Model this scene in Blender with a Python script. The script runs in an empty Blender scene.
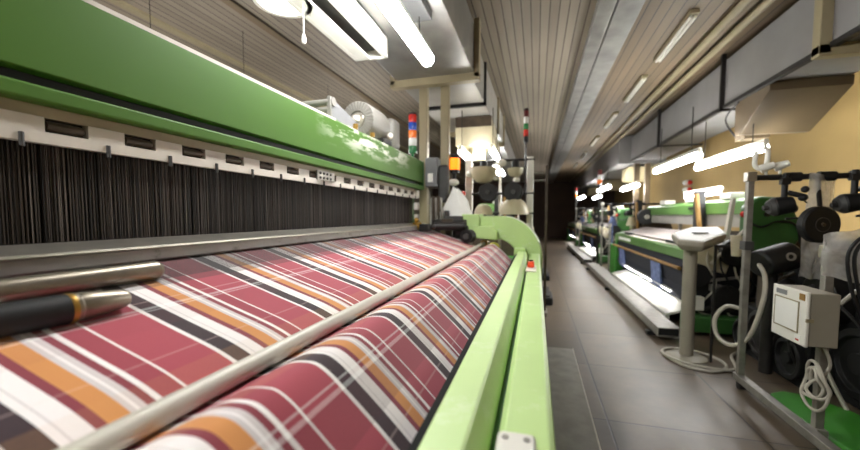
import bpy, bmesh, math, random
from mathutils import Vector, Matrix
random.seed(7)
sc = bpy.context.scene
COL = sc.collection
PI = math.pi

# ------------------------------------------------------------------ materials
def lin(c):
    f = lambda v: v/12.92 if v <= .04045 else ((v+.055)/1.055)**2.4
    return tuple(f(v/255) for v in c) + (1,)

def base(name):
    m = bpy.data.materials.new(name); m.use_nodes = True
    nt = m.node_tree; b = nt.nodes['Principled BSDF']
    return m, nt, b

def pbr(name, col, rough=.5, metal=0, var=.12, scale=8, bump=0, coat=0, dirt=None, dirt_amt=.5):
    """paint / plastic / metal with a soft procedural variation and optional dirt patches"""
    m, nt, b = base(name); N, Lk = nt.nodes, nt.links
    b.inputs['Roughness'].default_value = rough; b.inputs['Metallic'].default_value = metal
    b.inputs['Coat Weight'].default_value = coat
    tc = N.new('ShaderNodeTexCoord'); nz = N.new('ShaderNodeTexNoise')
    nz.inputs['Scale'].default_value = scale; nz.inputs['Detail'].default_value = 5
    Lk.new(tc.outputs['Object'], nz.inputs['Vector'])
    r = N.new('ShaderNodeValToRGB'); c = lin(col)
    r.color_ramp.elements[0].position = .3; r.color_ramp.elements[1].position = .7
    r.color_ramp.elements[0].color = tuple(v*(1-var) for v in c[:3])+(1,)
    r.color_ramp.elements[1].color = tuple(min(1, v*(1+var)) for v in c[:3])+(1,)
    Lk.new(nz.outputs['Fac'], r.inputs['Fac']); out = r.outputs['Color']
    if dirt:
        n2 = N.new('ShaderNodeTexNoise'); n2.inputs['Scale'].default_value = scale*2.3; n2.inputs['Detail'].default_value = 8
        n2.inputs['Roughness'].default_value = .7
        Lk.new(tc.outputs['Object'], n2.inputs['Vector'])
        r2 = N.new('ShaderNodeValToRGB'); r2.color_ramp.elements[0].position = .56; r2.color_ramp.elements[1].position = .68
        r2.color_ramp.elements[1].color = (dirt_amt,)*3+(1,)
        Lk.new(n2.outputs['Fac'], r2.inputs['Fac'])
        mx = N.new('ShaderNodeMix'); mx.data_type = 'RGBA'
        Lk.new(r2.outputs['Color'], mx.inputs[0]); Lk.new(out, mx.inputs[6]); mx.inputs[7].default_value = lin(dirt)
        out = mx.outputs[2]
    Lk.new(out, b.inputs['Base Color'])
    if bump:
        bp = N.new('ShaderNodeBump'); bp.inputs['Strength'].default_value = bump; bp.inputs['Distance'].default_value = .01
        Lk.new(nz.outputs['Fac'], bp.inputs['Height']); Lk.new(bp.outputs['Normal'], b.inputs['Normal'])
    return m

def glow(name, col, strength):
    m, nt, b = base(name)
    b.inputs['Base Color'].default_value = lin(col); b.inputs['Emission Color'].default_value = lin(col)
    b.inputs['Emission Strength'].default_value = strength
    return m

M = {}
M['green'] = pbr('green_machine_paint', (88, 126, 62), .38, var=.06, scale=3)
M['green_light'] = pbr('light_green_paint', (188, 216, 142), .42, var=.05, scale=4, dirt=(216, 228, 196), dirt_amt=.4)
M['green_dark'] = pbr('dark_green_paint', (48, 92, 40), .45, var=.15, scale=5)
M['green_bright'] = pbr('bright_green_paint', (62, 136, 44), .4, var=.15, scale=5)
M['white'] = pbr('white_paint', (225, 222, 212), .4, var=.04, scale=6)
M['cream'] = pbr('cream_paint', (190, 180, 150), .45, var=.06, scale=6)
M['beige'] = pbr('beige_paint', (150, 138, 108), .5, var=.06, scale=6)
M['offwhite'] = pbr('offwhite_rail_paint', (205, 198, 186), .45, var=.06, scale=10)
M['yellow_green'] = pbr('yellow_green_paint', (196, 190, 70), .45, var=.08, scale=8)
M['black'] = pbr('black_plastic', (11, 11, 12), .58, var=.3, scale=9)
M['void_black'] = pbr('matte_void_black', (6, 6, 6), .95, var=.2, scale=9)
M['dark'] = pbr('dark_oily_steel', (34, 31, 29), .5, .3, var=.35, scale=14)
M['brown'] = pbr('brown_steel', (74, 62, 48), .5, .2, var=.3, scale=12)
M['gold'] = pbr('tan_wood_bar', (150, 112, 52), .5, var=.15, scale=10)
M['brass'] = pbr('brass', (176, 140, 70), .35, .8, var=.15, scale=10)
M['steel'] = pbr('brushed_steel', (188, 182, 170), .3, .85, var=.12, scale=16)
M['steel_dull'] = pbr('dull_steel', (150, 146, 138), .45, .6, var=.2, scale=14)
M['temple'] = pbr('worn_steel_tube', (142, 134, 120), .32, .8, var=.2, scale=12)
M['sley'] = pbr('stained_aluminium', (142, 138, 134), .45, .35, var=.12, scale=7, dirt=(96, 92, 88), dirt_amt=.8)
M['rod'] = pbr('polished_rod', (196, 192, 178), .45, .1, var=.05, scale=20)
M['galv'] = pbr('galvanised_sheet', (150, 148, 143), .36, .55, var=.22, scale=3.5)
M['duct_blue'] = pbr('grey_duct_paint', (134, 132, 131), .5, .15, var=.1, scale=2)
M['grey'] = pbr('grey_paint', (120, 120, 122), .45, var=.08, scale=6)
M['greyd'] = pbr('dark_grey_paint', (62, 61, 60), .5, var=.15, scale=6)
M['concrete_mat'] = pbr('worn_step_steel', (142, 137, 129), .5, 0, var=.18, scale=9)
M['red'] = pbr('red_lens', (190, 40, 30), .25, var=.05)
M['redd'] = pbr('dark_red_lens', (95, 25, 25), .3, var=.05)
M['blue'] = pbr('blue_lens', (40, 75, 170), .25, var=.05)
M['orange'] = glow('orange_lens', (255, 120, 20), .9)
M['orange_off'] = pbr('orange_lens_unlit', (240, 120, 40), .25, var=.05)
M['green_lens'] = pbr('green_lens', (40, 110, 60), .25, var=.05)
M['white_lens'] = pbr('white_lens', (220, 220, 215), .25, var=.03)
M['redorange'] = pbr('red_orange_lens', (235, 75, 30), .3, var=.05)
M['hood_brown'] = pbr('brown_hood_paint', (92, 78, 58), .5, var=.06, scale=5)
M['duct_pale'] = pbr('pale_duct_sheet', (150, 146, 138), .4, .2, var=.1, scale=4)
M['fan_grey'] = pbr('fan_grey_paint', (124, 121, 114), .45, var=.05, scale=9)
M['panel_grey'] = pbr('panel_grey_paint', (150, 143, 128), .5, var=.05, scale=6)
M['wallY'] = pbr('yellow_wall_paint', (156, 130, 80), .75, var=.07, scale=1.5, bump=.05)
M['wallD'] = pbr('dark_wall', (62, 46, 36), .85, var=.2, scale=1)
M['wallG'] = pbr('grey_wall', (140, 130, 112), .85, var=.1, scale=1)
M['paper'] = pbr('white_label', (232, 230, 224), .6, var=.02)
M['navy'] = pbr('navy_woven_cloth', (20, 22, 34), .8, var=.35, scale=25)
M['bluecloth'] = pbr('blue_white_cloth', (96, 110, 150), .8, var=.5, scale=12)
M['palecloth'] = pbr('pale_cloth', (138, 128, 124), .8, var=.12, scale=20)
M['cable'] = pbr('grey_cable', (176, 170, 156), .5, var=.05)
M['yarn'] = pbr('cream_yarn', (205, 196, 165), .8, var=.1, scale=40)
M['tube'] = glow('fluorescent_tube', (250, 250, 250), 30)
M['dish'] = glow('lit_lamp_dish', (250, 250, 250), 6)

def plastic_film():
    m, nt, b = base('milky_plastic_film'); N, Lk = nt.nodes, nt.links
    b.inputs['Base Color'].default_value = lin((232, 230, 226)); b.inputs['Roughness'].default_value = .16
    tc = N.new('ShaderNodeTexCoord'); nz = N.new('ShaderNodeTexNoise'); nz.inputs['Scale'].default_value = 9; nz.inputs['Detail'].default_value = 3; nz.inputs['Distortion'].default_value = 1.0
    Lk.new(tc.outputs['Object'], nz.inputs['Vector'])
    bp = N.new('ShaderNodeBump'); bp.inputs['Strength'].default_value = .6; bp.inputs['Distance'].default_value = .02
    Lk.new(nz.outputs['Fac'], bp.inputs['Height']); Lk.new(bp.outputs['Normal'], b.inputs['Normal'])
    mr = N.new('ShaderNodeMapRange'); mr.inputs['From Min'].default_value = .35; mr.inputs['From Max'].default_value = .7; mr.inputs['To Min'].default_value = .34; mr.inputs['To Max'].default_value = .56
    Lk.new(nz.outputs['Fac'], mr.inputs['Value']); Lk.new(mr.outputs[0], b.inputs['Alpha'])
    return m
M['film'] = plastic_film()

def planks(name, c1, c2, width, seam, axis='X', rough=.6):
    m, nt, b = base(name); N, Lk = nt.nodes, nt.links
    b.inputs['Roughness'].default_value = rough
    geo = N.new('ShaderNodeNewGeometry'); sep = N.new('ShaderNodeSeparateXYZ'); Lk.new(geo.outputs['Position'], sep.inputs[0])
    d = N.new('ShaderNodeMath'); d.operation = 'DIVIDE'; d.inputs[1].default_value = width
    Lk.new(sep.outputs[axis], d.inputs[0])
    fr = N.new('ShaderNodeMath'); fr.operation = 'FRACT'; Lk.new(d.outputs[0], fr.inputs[0])
    fl = N.new('ShaderNodeMath'); fl.operation = 'FLOOR'; Lk.new(d.outputs[0], fl.inputs[0])
    wn = N.new('ShaderNodeTexWhiteNoise'); wn.noise_dimensions = '1D'; Lk.new(fl.outputs[0], wn.inputs['W'])
    mp = N.new('ShaderNodeMapping'); mp.inputs['Scale'].default_value = (9, .9, 9) if axis == 'X' else (.9, 9, 9)
    Lk.new(geo.outputs['Position'], mp.inputs['Vector'])
    nz = N.new('ShaderNodeTexNoise'); nz.inputs['Scale'].default_value = 1.6; nz.inputs['Detail'].default_value = 6
    Lk.new(mp.outputs[0], nz.inputs['Vector'])
    ad = N.new('ShaderNodeMath'); ad.operation = 'MULTIPLY_ADD'; ad.inputs[1].default_value = .45
    Lk.new(wn.outputs['Value'], ad.inputs[0])
    sc_ = N.new('ShaderNodeMath'); sc_.operation = 'MULTIPLY'; sc_.inputs[1].default_value = .55
    Lk.new(nz.outputs['Fac'], sc_.inputs[0]); Lk.new(sc_.outputs[0], ad.inputs[2])
    mx = N.new('ShaderNodeMix'); mx.data_type = 'RGBA'; Lk.new(ad.outputs[0], mx.inputs[0])
    mx.inputs[6].default_value = lin(c1); mx.inputs[7].default_value = lin(c2)
    gt = N.new('ShaderNodeMath'); gt.operation = 'LESS_THAN'; gt.inputs[1].default_value = seam
    Lk.new(fr.outputs[0], gt.inputs[0])
    m2 = N.new('ShaderNodeMix'); m2.data_type = 'RGBA'; Lk.new(gt.outputs[0], m2.inputs[0])
    Lk.new(mx.outputs[2], m2.inputs[6]); m2.inputs[7].default_value = lin((66, 57, 49))
    Lk.new(m2.outputs[2], b.inputs['Base Color'])
    bp = N.new('ShaderNodeBump'); bp.inputs['Strength'].default_value = .6; bp.inputs['Distance'].default_value = .01; bp.invert = True
    Lk.new(gt.outputs[0], bp.inputs['Height']); Lk.new(bp.outputs['Normal'], b.inputs['Normal'])
    return m
M['ceil'] = planks('ceiling_boards', (118, 107, 94), (152, 140, 124), .098, .12)
M['ceil2'] = planks('ceiling_boards_brown', (98, 82, 62), (132, 112, 86), .12, .10)

def floor_mat():
    m, nt, b = base('floor_tiles'); N, Lk = nt.nodes, nt.links
    geo = N.new('ShaderNodeNewGeometry')
    mp = N.new('ShaderNodeMapping'); mp.inputs['Location'].default_value = (.405, .3, 0)
    Lk.new(geo.outputs['Position'], mp.inputs['Vector'])
    bk = N.new('ShaderNodeTexBrick'); bk.offset = 0; bk.inputs['Scale'].default_value = 1
    bk.inputs['Brick Width'].default_value = .9; bk.inputs['Row Height'].default_value = 1.0
    bk.inputs['Mortar Size'].default_value = .007; bk.inputs['Mortar Smooth'].default_value = .3
    bk.inputs['Color1'].default_value = lin((112, 98, 82)); bk.inputs['Color2'].default_value = lin((98, 86, 72))
    bk.inputs['Mortar'].default_value = lin((60, 54, 48))
    Lk.new(mp.outputs[0], bk.inputs['Vector'])
    nz = N.new('ShaderNodeTexNoise'); nz.inputs['Scale'].default_value = 3; nz.inputs['Detail'].default_value = 8; nz.inputs['Roughness'].default_value = .65
    Lk.new(geo.outputs['Position'], nz.inputs['Vector'])
    r = N.new('ShaderNodeValToRGB'); r.color_ramp.elements[0].position = .3; r.color_ramp.elements[1].position = .72
    r.color_ramp.elements[0].color = (.62, .6, .57, 1); r.color_ramp.elements[1].color = (1.1, 1.1, 1.1, 1)
    Lk.new(nz.outputs['Fac'], r.inputs['Fac'])
    mx = N.new('ShaderNodeMix'); mx.data_type = 'RGBA'; mx.blend_type = 'MULTIPLY'; mx.inputs[0].default_value = 1
    Lk.new(bk.outputs['Color'], mx.inputs[6]); Lk.new(r.outputs['Color'], mx.inputs[7])
    Lk.new(mx.outputs[2], b.inputs['Base Color'])
    rr = N.new('ShaderNodeMapRange'); rr.inputs['To Min'].default_value = .28; rr.inputs['To Max'].default_value = .5
    Lk.new(nz.outputs['Fac'], rr.inputs['Value']); Lk.new(rr.outputs[0], b.inputs['Roughness'])
    bp = N.new('ShaderNodeBump'); bp.inputs['Strength'].default_value = .3; bp.inputs['Distance'].default_value = .004; bp.invert = True
    Lk.new(bk.outputs['Fac'], bp.inputs['Height']); Lk.new(bp.outputs['Normal'], b.inputs['Normal'])
    return m
M['floor'] = floor_mat()

def ramp_const(nt, stops):
    r = nt.nodes.new('ShaderNodeValToRGB'); cr = r.color_ramp; cr.interpolation = 'CONSTANT'
    cr.elements[0].position = stops[0][0]; cr.elements[0].color = lin(stops[0][1])
    cr.elements[1].position = stops[1][0]; cr.elements[1].color = lin(stops[1][1])
    for p, c in stops[2:]:
        e = cr.elements.new(p); e.color = lin(c)
    return r

def plaid():
    """woven check: warp stripes along the cloth, weft stripes and painted shade across, threads mixed"""
    m, nt, b = base('plaid_cloth_weave'); N, Lk = nt.nodes, nt.links
    b.inputs['Roughness'].default_value = .85; b.inputs['Sheen Weight'].default_value = .15
    uv = N.new('ShaderNodeUVMap'); uv.uv_map = 'UVMap'
    sep = N.new('ShaderNodeSeparateXYZ'); Lk.new(uv.outputs[0], sep.inputs[0])
    P = .352
    a = N.new('ShaderNodeMath'); a.operation = 'SUBTRACT'; a.inputs[1].default_value = .630-3*P
    Lk.new(sep.outputs['X'], a.inputs[0])
    d = N.new('ShaderNodeMath'); d.operation = 'DIVIDE'; d.inputs[1].default_value = P; Lk.new(a.outputs[0], d.inputs[0])
    f = N.new('ShaderNodeMath'); f.operation = 'FRACT'; Lk.new(d.outputs[0], f.inputs[0])
    WH, BK, DR, OR, GY, RD, RM = (240, 236, 233), (20, 22, 28), (128, 44, 56), (204, 138, 72), (208, 202, 200), (164, 62, 76), (152, 54, 68)
    q = lambda v: v/P
    warp = ramp_const(nt, [(0, WH), (q(.010), BK), (q(.050), WH), (q(.062), GY), (q(.066), WH), (q(.093), DR), (q(.110), OR), (q(.142), GY),
                           (q(.152), WH), (q(.158), GY), (q(.168), DR), (q(.184), WH), (q(.195), RM), (q(.236), WH), (q(.242), RD)])
    Lk.new(f.outputs[0], warp.inputs['Fac'])
    # weft along the cloth; first two stops are shade by the reed, painted in
    e = N.new('ShaderNodeMath'); e.operation = 'DIVIDE'; e.inputs[1].default_value = 1.3; Lk.new(sep.outputs['Y'], e.inputs[0])
    g = N.new('ShaderNodeMath'); g.operation = 'FRACT'; Lk.new(e.outputs[0], g.inputs[0])
    w = lambda v: v/1.3
    PL, OT = (224, 190, 184), (196, 132, 84)
    weft_shade_bands = [(0, (26, 18, 18), .82), (.225, (40, 24, 26), .5), (.26, RD, .08), (.33, PL, .3), (.334, RD, .1), (.36, WH, .32), (.366, RD, .1), (.373, WH, .3), (.38, (140, 50, 62), .14),
             (.45, RD, .06), (.55, PL, .22), (.554, RD, .06), (.60, OT, .16), (.68, RD, .06), (.79, OT, .14), (.83, RD, .06), (.915, WH, .34), (.923, RD, .1), (.931, WH, .3), (.94, (96, 30, 40), .32), (1.03, RD, .08), (1.07, PL, .25), (1.074, RD, .08)]
    weft = ramp_const(nt, [(w(p), c) for p, c, _ in weft_shade_bands])
    for el, (_, _, wt) in zip(weft.color_ramp.elements, weft_shade_bands): el.color = tuple(el.color)[:3]+(wt,)
    Lk.new(g.outputs[0], weft.inputs['Fac'])
    wv = N.new('ShaderNodeTexWhiteNoise'); wv.noise_dimensions = '2D'
    s = N.new('ShaderNodeVectorMath'); s.operation = 'MULTIPLY'; s.inputs[1].default_value = (700, 700, 0)
    fl = N.new('ShaderNodeVectorMath'); fl.operation = 'FLOOR'
    Lk.new(uv.outputs[0], s.inputs[0]); Lk.new(s.outputs[0], fl.inputs[0]); Lk.new(fl.outputs[0], wv.inputs['Vector'])
    mr = N.new('ShaderNodeMapRange'); mr.inputs['To Min'].default_value = .7; mr.inputs['To Max'].default_value = 1.2
    Lk.new(wv.outputs['Value'], mr.inputs['Value'])
    mw = N.new('ShaderNodeMath'); mw.operation = 'MULTIPLY'; Lk.new(mr.outputs[0], mw.inputs[0]); Lk.new(weft.outputs['Alpha'], mw.inputs[1])
    mx = N.new('ShaderNodeMix'); mx.data_type = 'RGBA'; Lk.new(mw.outputs[0], mx.inputs[0])
    Lk.new(warp.outputs['Color'], mx.inputs[6]); Lk.new(weft.outputs['Color'], mx.inputs[7])
    Lk.new(mx.outputs[2], b.inputs['Base Color'])
    bp = N.new('ShaderNodeBump'); bp.inputs['Strength'].default_value = .12; bp.inputs['Distance'].default_value = .002
    Lk.new(wv.outputs['Value'], bp.inputs['Height']); Lk.new(bp.outputs['Normal'], b.inputs['Normal'])
    return m
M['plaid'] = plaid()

def wire_mat():
    m, nt, b = base('heddle_wire_steel'); N, Lk = nt.nodes, nt.links
    b.inputs['Roughness'].default_value = .55
    tc = N.new('ShaderNodeTexCoord'); sep = N.new('ShaderNodeSeparateXYZ'); Lk.new(tc.outputs['Object'], sep.inputs[0])
    s = N.new('ShaderNodeMath'); s.operation = 'MULTIPLY'; s.inputs[1].default_value = 130; Lk.new(sep.outputs['Y'], s.inputs[0])
    fl = N.new('ShaderNodeMath'); fl.operation = 'FLOOR'; Lk.new(s.outputs[0], fl.inputs[0])
    wn = N.new('ShaderNodeTexWhiteNoise'); wn.noise_dimensions = '1D'; Lk.new(fl.outputs[0], wn.inputs['W'])
    r = N.new('ShaderNodeValToRGB'); cr = r.color_ramp
    cr.elements[0].color = lin((24, 21, 19)); cr.elements[1].color = lin((104, 94, 86)); cr.elements[1].position = 1
    e = cr.elements.new(.75); e.color = lin((58, 47, 38))
    Lk.new(wn.outputs['Value'], r.inputs['Fac']); Lk.new(r.outputs['Color'], b.inputs['Base Color'])
    return m
M['wire'] = wire_mat()

def worn_green():
    """beam paint with white worn patches near the drive motor"""
    m, nt, b = base('worn_green_paint'); N, Lk = nt.nodes, nt.links
    b.inputs['Roughness'].default_value = .5; b.inputs['Specular IOR Level'].default_value = .25
    geo = N.new('ShaderNodeNewGeometry'); sep = N.new('ShaderNodeSeparateXYZ'); Lk.new(geo.outputs['Position'], sep.inputs[0])
    mp = N.new('ShaderNodeMapping'); mp.inputs['Scale'].default_value = (4, 3.2, 14); Lk.new(geo.outputs['Position'], mp.inputs['Vector'])
    nz = N.new('ShaderNodeTexNoise'); nz.inputs['Scale'].default_value = 1.3; nz.inputs['Detail'].default_value = 8; nz.inputs['Roughness'].default_value = .62
    Lk.new(mp.outputs[0], nz.inputs['Vector'])
    r = N.new('ShaderNodeValToRGB'); r.color_ramp.elements[0].position = .47; r.color_ramp.elements[1].position = .56
    Lk.new(nz.outputs['Fac'], r.inputs['Fac'])
    my = N.new('ShaderNodeMapRange'); my.inputs['From Min'].default_value = 2.0; my.inputs['From Max'].default_value = 2.5
    Lk.new(sep.outputs['Y'], my.inputs['Value'])
    my2 = N.new('ShaderNodeMapRange'); my2.inputs['From Min'].default_value = 3.9; my2.inputs['From Max'].default_value = 3.3
    Lk.new(sep.outputs['Y'], my2.inputs['Value'])
    mz = N.new('ShaderNodeMapRange'); mz.inputs['From Min'].default_value = 1.86; mz.inputs['From Max'].default_value = 1.97
    Lk.new(sep.outputs['Z'], mz.inputs['Value'])
    p = None
    for src in (r.outputs['Color'], my.outputs[0], my2.outputs[0], mz.outputs[0]):
        if p is None: p = src; continue
        k = N.new('ShaderNodeMath'); k.operation = 'MULTIPLY'; Lk.new(p, k.inputs[0]); Lk.new(src, k.inputs[1]); p = k.outputs[0]
    n2 = N.new('ShaderNodeTexNoise'); n2.inputs['Scale'].default_value = 2; n2.inputs['Detail'].default_value = 5; Lk.new(geo.outputs['Position'], n2.inputs['Vector'])
    g = N.new('ShaderNodeMix'); g.data_type = 'RGBA'; Lk.new(n2.outputs['Fac'], g.inputs[0])
    g.inputs[6].default_value = lin((66, 104, 32)); g.inputs[7].default_value = lin((78, 116, 42))
    mx = N.new('ShaderNodeMix'); mx.data_type = 'RGBA'; Lk.new(p, mx.inputs[0])
    Lk.new(g.outputs[2], mx.inputs[6]); mx.inputs[7].default_value = lin((220, 222, 205))
    Lk.new(mx.outputs[2], b.inputs['Base Color'])
    return m
M['green_worn'] = worn_green()

# ------------------------------------------------------------------ mesh builder
WORLD = {}                      # world position of every root / part
class MB:
    def __init__(s): s.bm = bmesh.new()
    def box(s, x0, x1, y0, y1, z0, z1):
        v = [s.bm.verts.new((x, y, z)) for x in (x0, x1) for y in (y0, y1) for z in (z0, z1)]
        for f in ((0,1,3,2),(4,6,7,5),(0,4,5,1),(2,3,7,6),(0,2,6,4),(1,5,7,3)): s.bm.faces.new([v[i] for i in f])
        return s
    def obox(s, c, size, rot):
        mt = Matrix.Translation(c) @ rot.to_4x4()
        hx, hy, hz = (k/2 for k in size)
        v = [s.bm.verts.new(mt @ Vector((x, y, z))) for x in (-hx, hx) for y in (-hy, hy) for z in (-hz, hz)]
        for f in ((0,1,3,2),(4,6,7,5),(0,4,5,1),(2,3,7,6),(0,2,6,4),(1,5,7,3)): s.bm.faces.new([v[i] for i in f])
        return s
    def prism(s, poly, a, b, axis='Y'):
        def P(p, t):
            return {'Y': (p[0], t, p[1]), 'X': (t, p[0], p[1]), 'Z': (p[0], p[1], t)}[axis]
        A = [s.bm.verts.new(P(p, a)) for p in poly]; B = [s.bm.verts.new(P(p, b)) for p in poly]
        s.bm.faces.new(A); s.bm.faces.new(B[::-1]); n = len(poly)
        for i in range(n): s.bm.faces.new((A[i], B[i], B[(i+1) % n], A[(i+1) % n]))
        return s
    def lathe(s, prof, o, ax=(0, 0, 1), n=24, a0=0, a1=2*PI):
        ax = Vector(ax).normalized(); u = ax.orthogonal().normalized(); w = ax.cross(u); o = Vector(o)
        full = abs(a1-a0-2*PI) < 1e-6; rings = []
        for r, h in prof:
            k = n if full else n+1
            if r < 1e-6: rings.append([s.bm.verts.new(o+ax*h)]); continue
            rings.append([s.bm.verts.new(o+ax*h+(u*math.cos(a0+(a1-a0)*i/n)+w*math.sin(a0+(a1-a0)*i/n))*r) for i in range(k)])
        for A, B in zip(rings, rings[1:]):
            m = max(len(A), len(B)); rng = range(m if full else m-1)
            for i in rng:
                j = (i+1) % m
                q = [A[i] if len(A) > 1 else A[0], A[j] if len(A) > 1 else A[0], B[j] if len(B) > 1 else B[0], B[i] if len(B) > 1 else B[0]]
                q2 = []
                for v in q:
                    if v not in q2: q2.append(v)
                if len(q2) > 2: s.bm.faces.new(q2)
        return s
    def cyl(s, p, q, r, r2=None, n=16):
        p, q = Vector(p), Vector(q); h = (q-p).length
        return s.lathe([(0, 0), (r, 0), (r if r2 is None else r2, h), (0, h)], p, q-p, n)
    def ball(s, c, r, n=14, sc=(1, 1, 1)):
        b = len(s.bm.verts); s.lathe([(max(0, r*math.sin(PI*i/8)) if 0 < i < 8 else 0, -r*math.cos(PI*i/8)) for i in range(9)], (0, 0, 0), (0, 0, 1), n)
        s.bm.verts.ensure_lookup_table()
        for v in s.bm.verts[b:]: v.co = Vector((v.co.x*sc[0]+c[0], v.co.y*sc[1]+c[1], v.co.z*sc[2]+c[2]))
        return s
    def tube(s, pts, r, n=8, smooth=6):
        P = [Vector(p) for p in pts]
        if smooth and len(P) > 2:
            Q = []
            for i in range(len(P)-1):
                p0, p1, p2, p3 = P[max(i-1, 0)], P[i], P[i+1], P[min(i+2, len(P)-1)]
                for k in range(smooth):
                    t = k/smooth
                    Q.append(.5*((2*p1)+(p2-p0)*t+(2*p0-5*p1+4*p2-p3)*t*t+(3*p1-p0-3*p2+p3)*t**3))
            P = Q+[P[-1]]
        rings = []; prev = None
        for i, p in enumerate(P):
            d = (P[min(i+1, len(P)-1)]-P[max(i-1, 0)]).normalized()
            u = d.orthogonal().normalized() if prev is None else (prev-d*prev.dot(d)).normalized()
            prev = u; w = d.cross(u)
            rings.append([s.bm.verts.new(p+(u*math.cos(2*PI*k/n)+w*math.sin(2*PI*k/n))*r) for k in range(n)])
        for A, B in zip(rings, rings[1:]):
            for k in range(n): s.bm.faces.new((A[k], A[(k+1) % n], B[(k+1) % n], B[k]))
        s.bm.faces.new(rings[0][::-1]); s.bm.faces.new(rings[-1])
        return s
    def build(s, name, mat, parent=None, bevel=0, kind=None, label=None, seg=2):
        bm = s.bm
        bmesh.ops.recalc_face_normals(bm, faces=bm.faces)
        if parent is not None: o0 = WORLD[parent.name]
        else:
            xs = [v.co.x for v in bm.verts]; ys = [v.co.y for v in bm.verts]; zs = [v.co.z for v in bm.verts]
            o0 = Vector(((min(xs)+max(xs))/2, (min(ys)+max(ys))/2, min(zs)))
        for v in bm.verts: v.co -= o0
        for f in bm.faces: f.smooth = True
        for e in bm.edges:
            if len(e.link_faces) == 2 and e.calc_face_angle(0) > .42: e.smooth = False
        me = bpy.data.meshes.new(name); bm.to_mesh(me); bm.free()
        ob = bpy.data.objects.new(name, me); COL.objects.link(ob)
        me.materials.append(M[mat] if isinstance(mat, str) else mat)
        if parent is not None: ob.parent = parent
        else: ob.location = o0
        WORLD[ob.name] = o0.copy()
        if bevel:
            md = ob.modifiers.new('bevel', 'BEVEL'); md.width = bevel; md.segments = seg; md.limit_method = 'ANGLE'; md.angle_limit = .6
        if kind: ob['kind'] = kind
        if label: ob['label'] = label
        return ob

def thing(name, loc, label, cat, group=None):
    o = bpy.data.objects.new(name, None); COL.objects.link(o); o.location = loc; o.empty_display_size = .1
    WORLD[o.name] = Vector(loc); return tag(o, label, cat, group)
def tag(o, label, cat, group=None):
    o['label'] = label; o['category'] = cat
    if group: o['group'] = group
    return o
def copy_tree(o, parent=None):
    c = o.copy(); COL.objects.link(c)
    if parent is not None: c.parent = parent
    for ch in [k for k in bpy.data.objects if k.parent == o]: copy_tree(ch, c)
    return c
def dup(o, offset, label, rz=None, group=None):
    c = copy_tree(o); c.location = Vector(o.location)+Vector(offset)
    if rz is not None: c.rotation_euler.z = rz
    c['label'] = label
    if group: c['group'] = group
    return c
def struct(o): o['kind'] = 'structure'; return o
def arc(cx, cz, r, a0, a1, n=14): return [(cx+r*math.cos(a0+(a1-a0)*i/n), cz+r*math.sin(a0+(a1-a0)*i/n)) for i in range(n+1)]

# ------------------------------------------------------------------ room
XL, XR, Y0, Y1, ZC = -7.0, 4.6, -6.0, 25.0, 3.6
struct(MB().box(XL, XR, Y0, Y1, -.2, 0).build('floor', 'floor'))
ce = struct(MB().box(XL, 1.0, Y0, Y1, ZC, ZC+.2).box(1.0, XR, Y0, Y1, ZC, ZC+.2).build('ceiling', 'ceil'))
ce.data.materials.append(M['ceil2'])
for p in ce.data.polygons:
    if p.index > 5: p.material_index = 1
struct(MB().box(XR, XR+.2, Y0, Y1, -.2, ZC+.2).build('wall_right', 'wallY'))
struct(MB().box(XL-.2, XL, Y0, Y1, -.2, ZC+.2).build('wall_left', 'wallG'))
struct(MB().box(XL-.2, XR+.2, Y1, Y1+.2, -.2, ZC+.2).build('wall_back', 'wallD'))
struct(MB().box(XL-.2, XR+.2, Y0-.2, Y0, -.2, ZC+.2).build('wall_front', 'wallG'))
# long cover battens on the boards over the left loom
for i, (x, lab) in enumerate(((-4.15, 'long pale batten along the boarded ceiling, the farther left of two'), (-3.05, 'long dark batten along the boarded ceiling, nearer the hanging lamps'))):
    o = MB().box(x-.05, x+.05, Y0+.02, Y1-.02, ZC-.035, ZC).build('ceiling_batten', 'ceil2' if i else 'beige', bevel=.006); tag(o, lab, 'batten', 'ceiling battens')

# flat metal duct along the ceiling over the aisle
t = thing('flat_ceiling_duct', (.77, 9, 3.5), 'long flat silver metal duct running along the ceiling above the aisle', 'duct')
MB().box(.56, .725, Y0+.02, Y1-.02, 3.5, ZC).box(.745, 1.0, Y0+.02, Y1-.02, 3.515, ZC).build('duct_panel', 'galv', t, .008)
MB().box(.722, .748, Y0+.02, Y1-.02, 3.54, ZC).build('seam', 'dark', t)
# pale conduits on the right of the ceiling
for x, lab in ((1.98, 'pale conduit pipe under the brown ceiling boards, the one nearer the aisle'), (2.2, 'pale conduit pipe under the brown ceiling boards, the one nearer the grey duct')):
    o = MB().cyl((x, Y0+.05, 3.55), (x, Y1-.05, 3.55), .04, n=12).build('ceiling_conduit', 'beige'); tag(o, lab, 'pipe', 'ceiling conduits')
# unlit battens
for i, (y, lab) in enumerate(((5.35, 'unlit pale strip light on the brown ceiling, nearest of the row'), (7.25, 'unlit pale strip light on the brown ceiling, second of the row'), (9.4, 'unlit pale strip light on the brown ceiling, third of the row'),
                              (11.8, 'unlit pale strip light on the brown ceiling, fourth of the row'), (14.4, 'unlit pale strip light on the brown ceiling, fifth and far'), (17.2, 'unlit pale strip light on the brown ceiling, farthest of the row'))):
    t = thing('strip_light', (1.59, y, 3.52), lab, 'lamp', 'unlit ceiling strip lights')
    MB().box(1.545, 1.635, y-.65, y+.65, 3.56, ZC+.01).build('housing', 'beige', t, .006)
    MB().cyl((1.57, y-.6, 3.545), (1.57, y+.6, 3.545), .016).cyl((1.612, y-.6, 3.545), (1.612, y+.6, 3.545), .016).build('tube', 'white', t)

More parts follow.
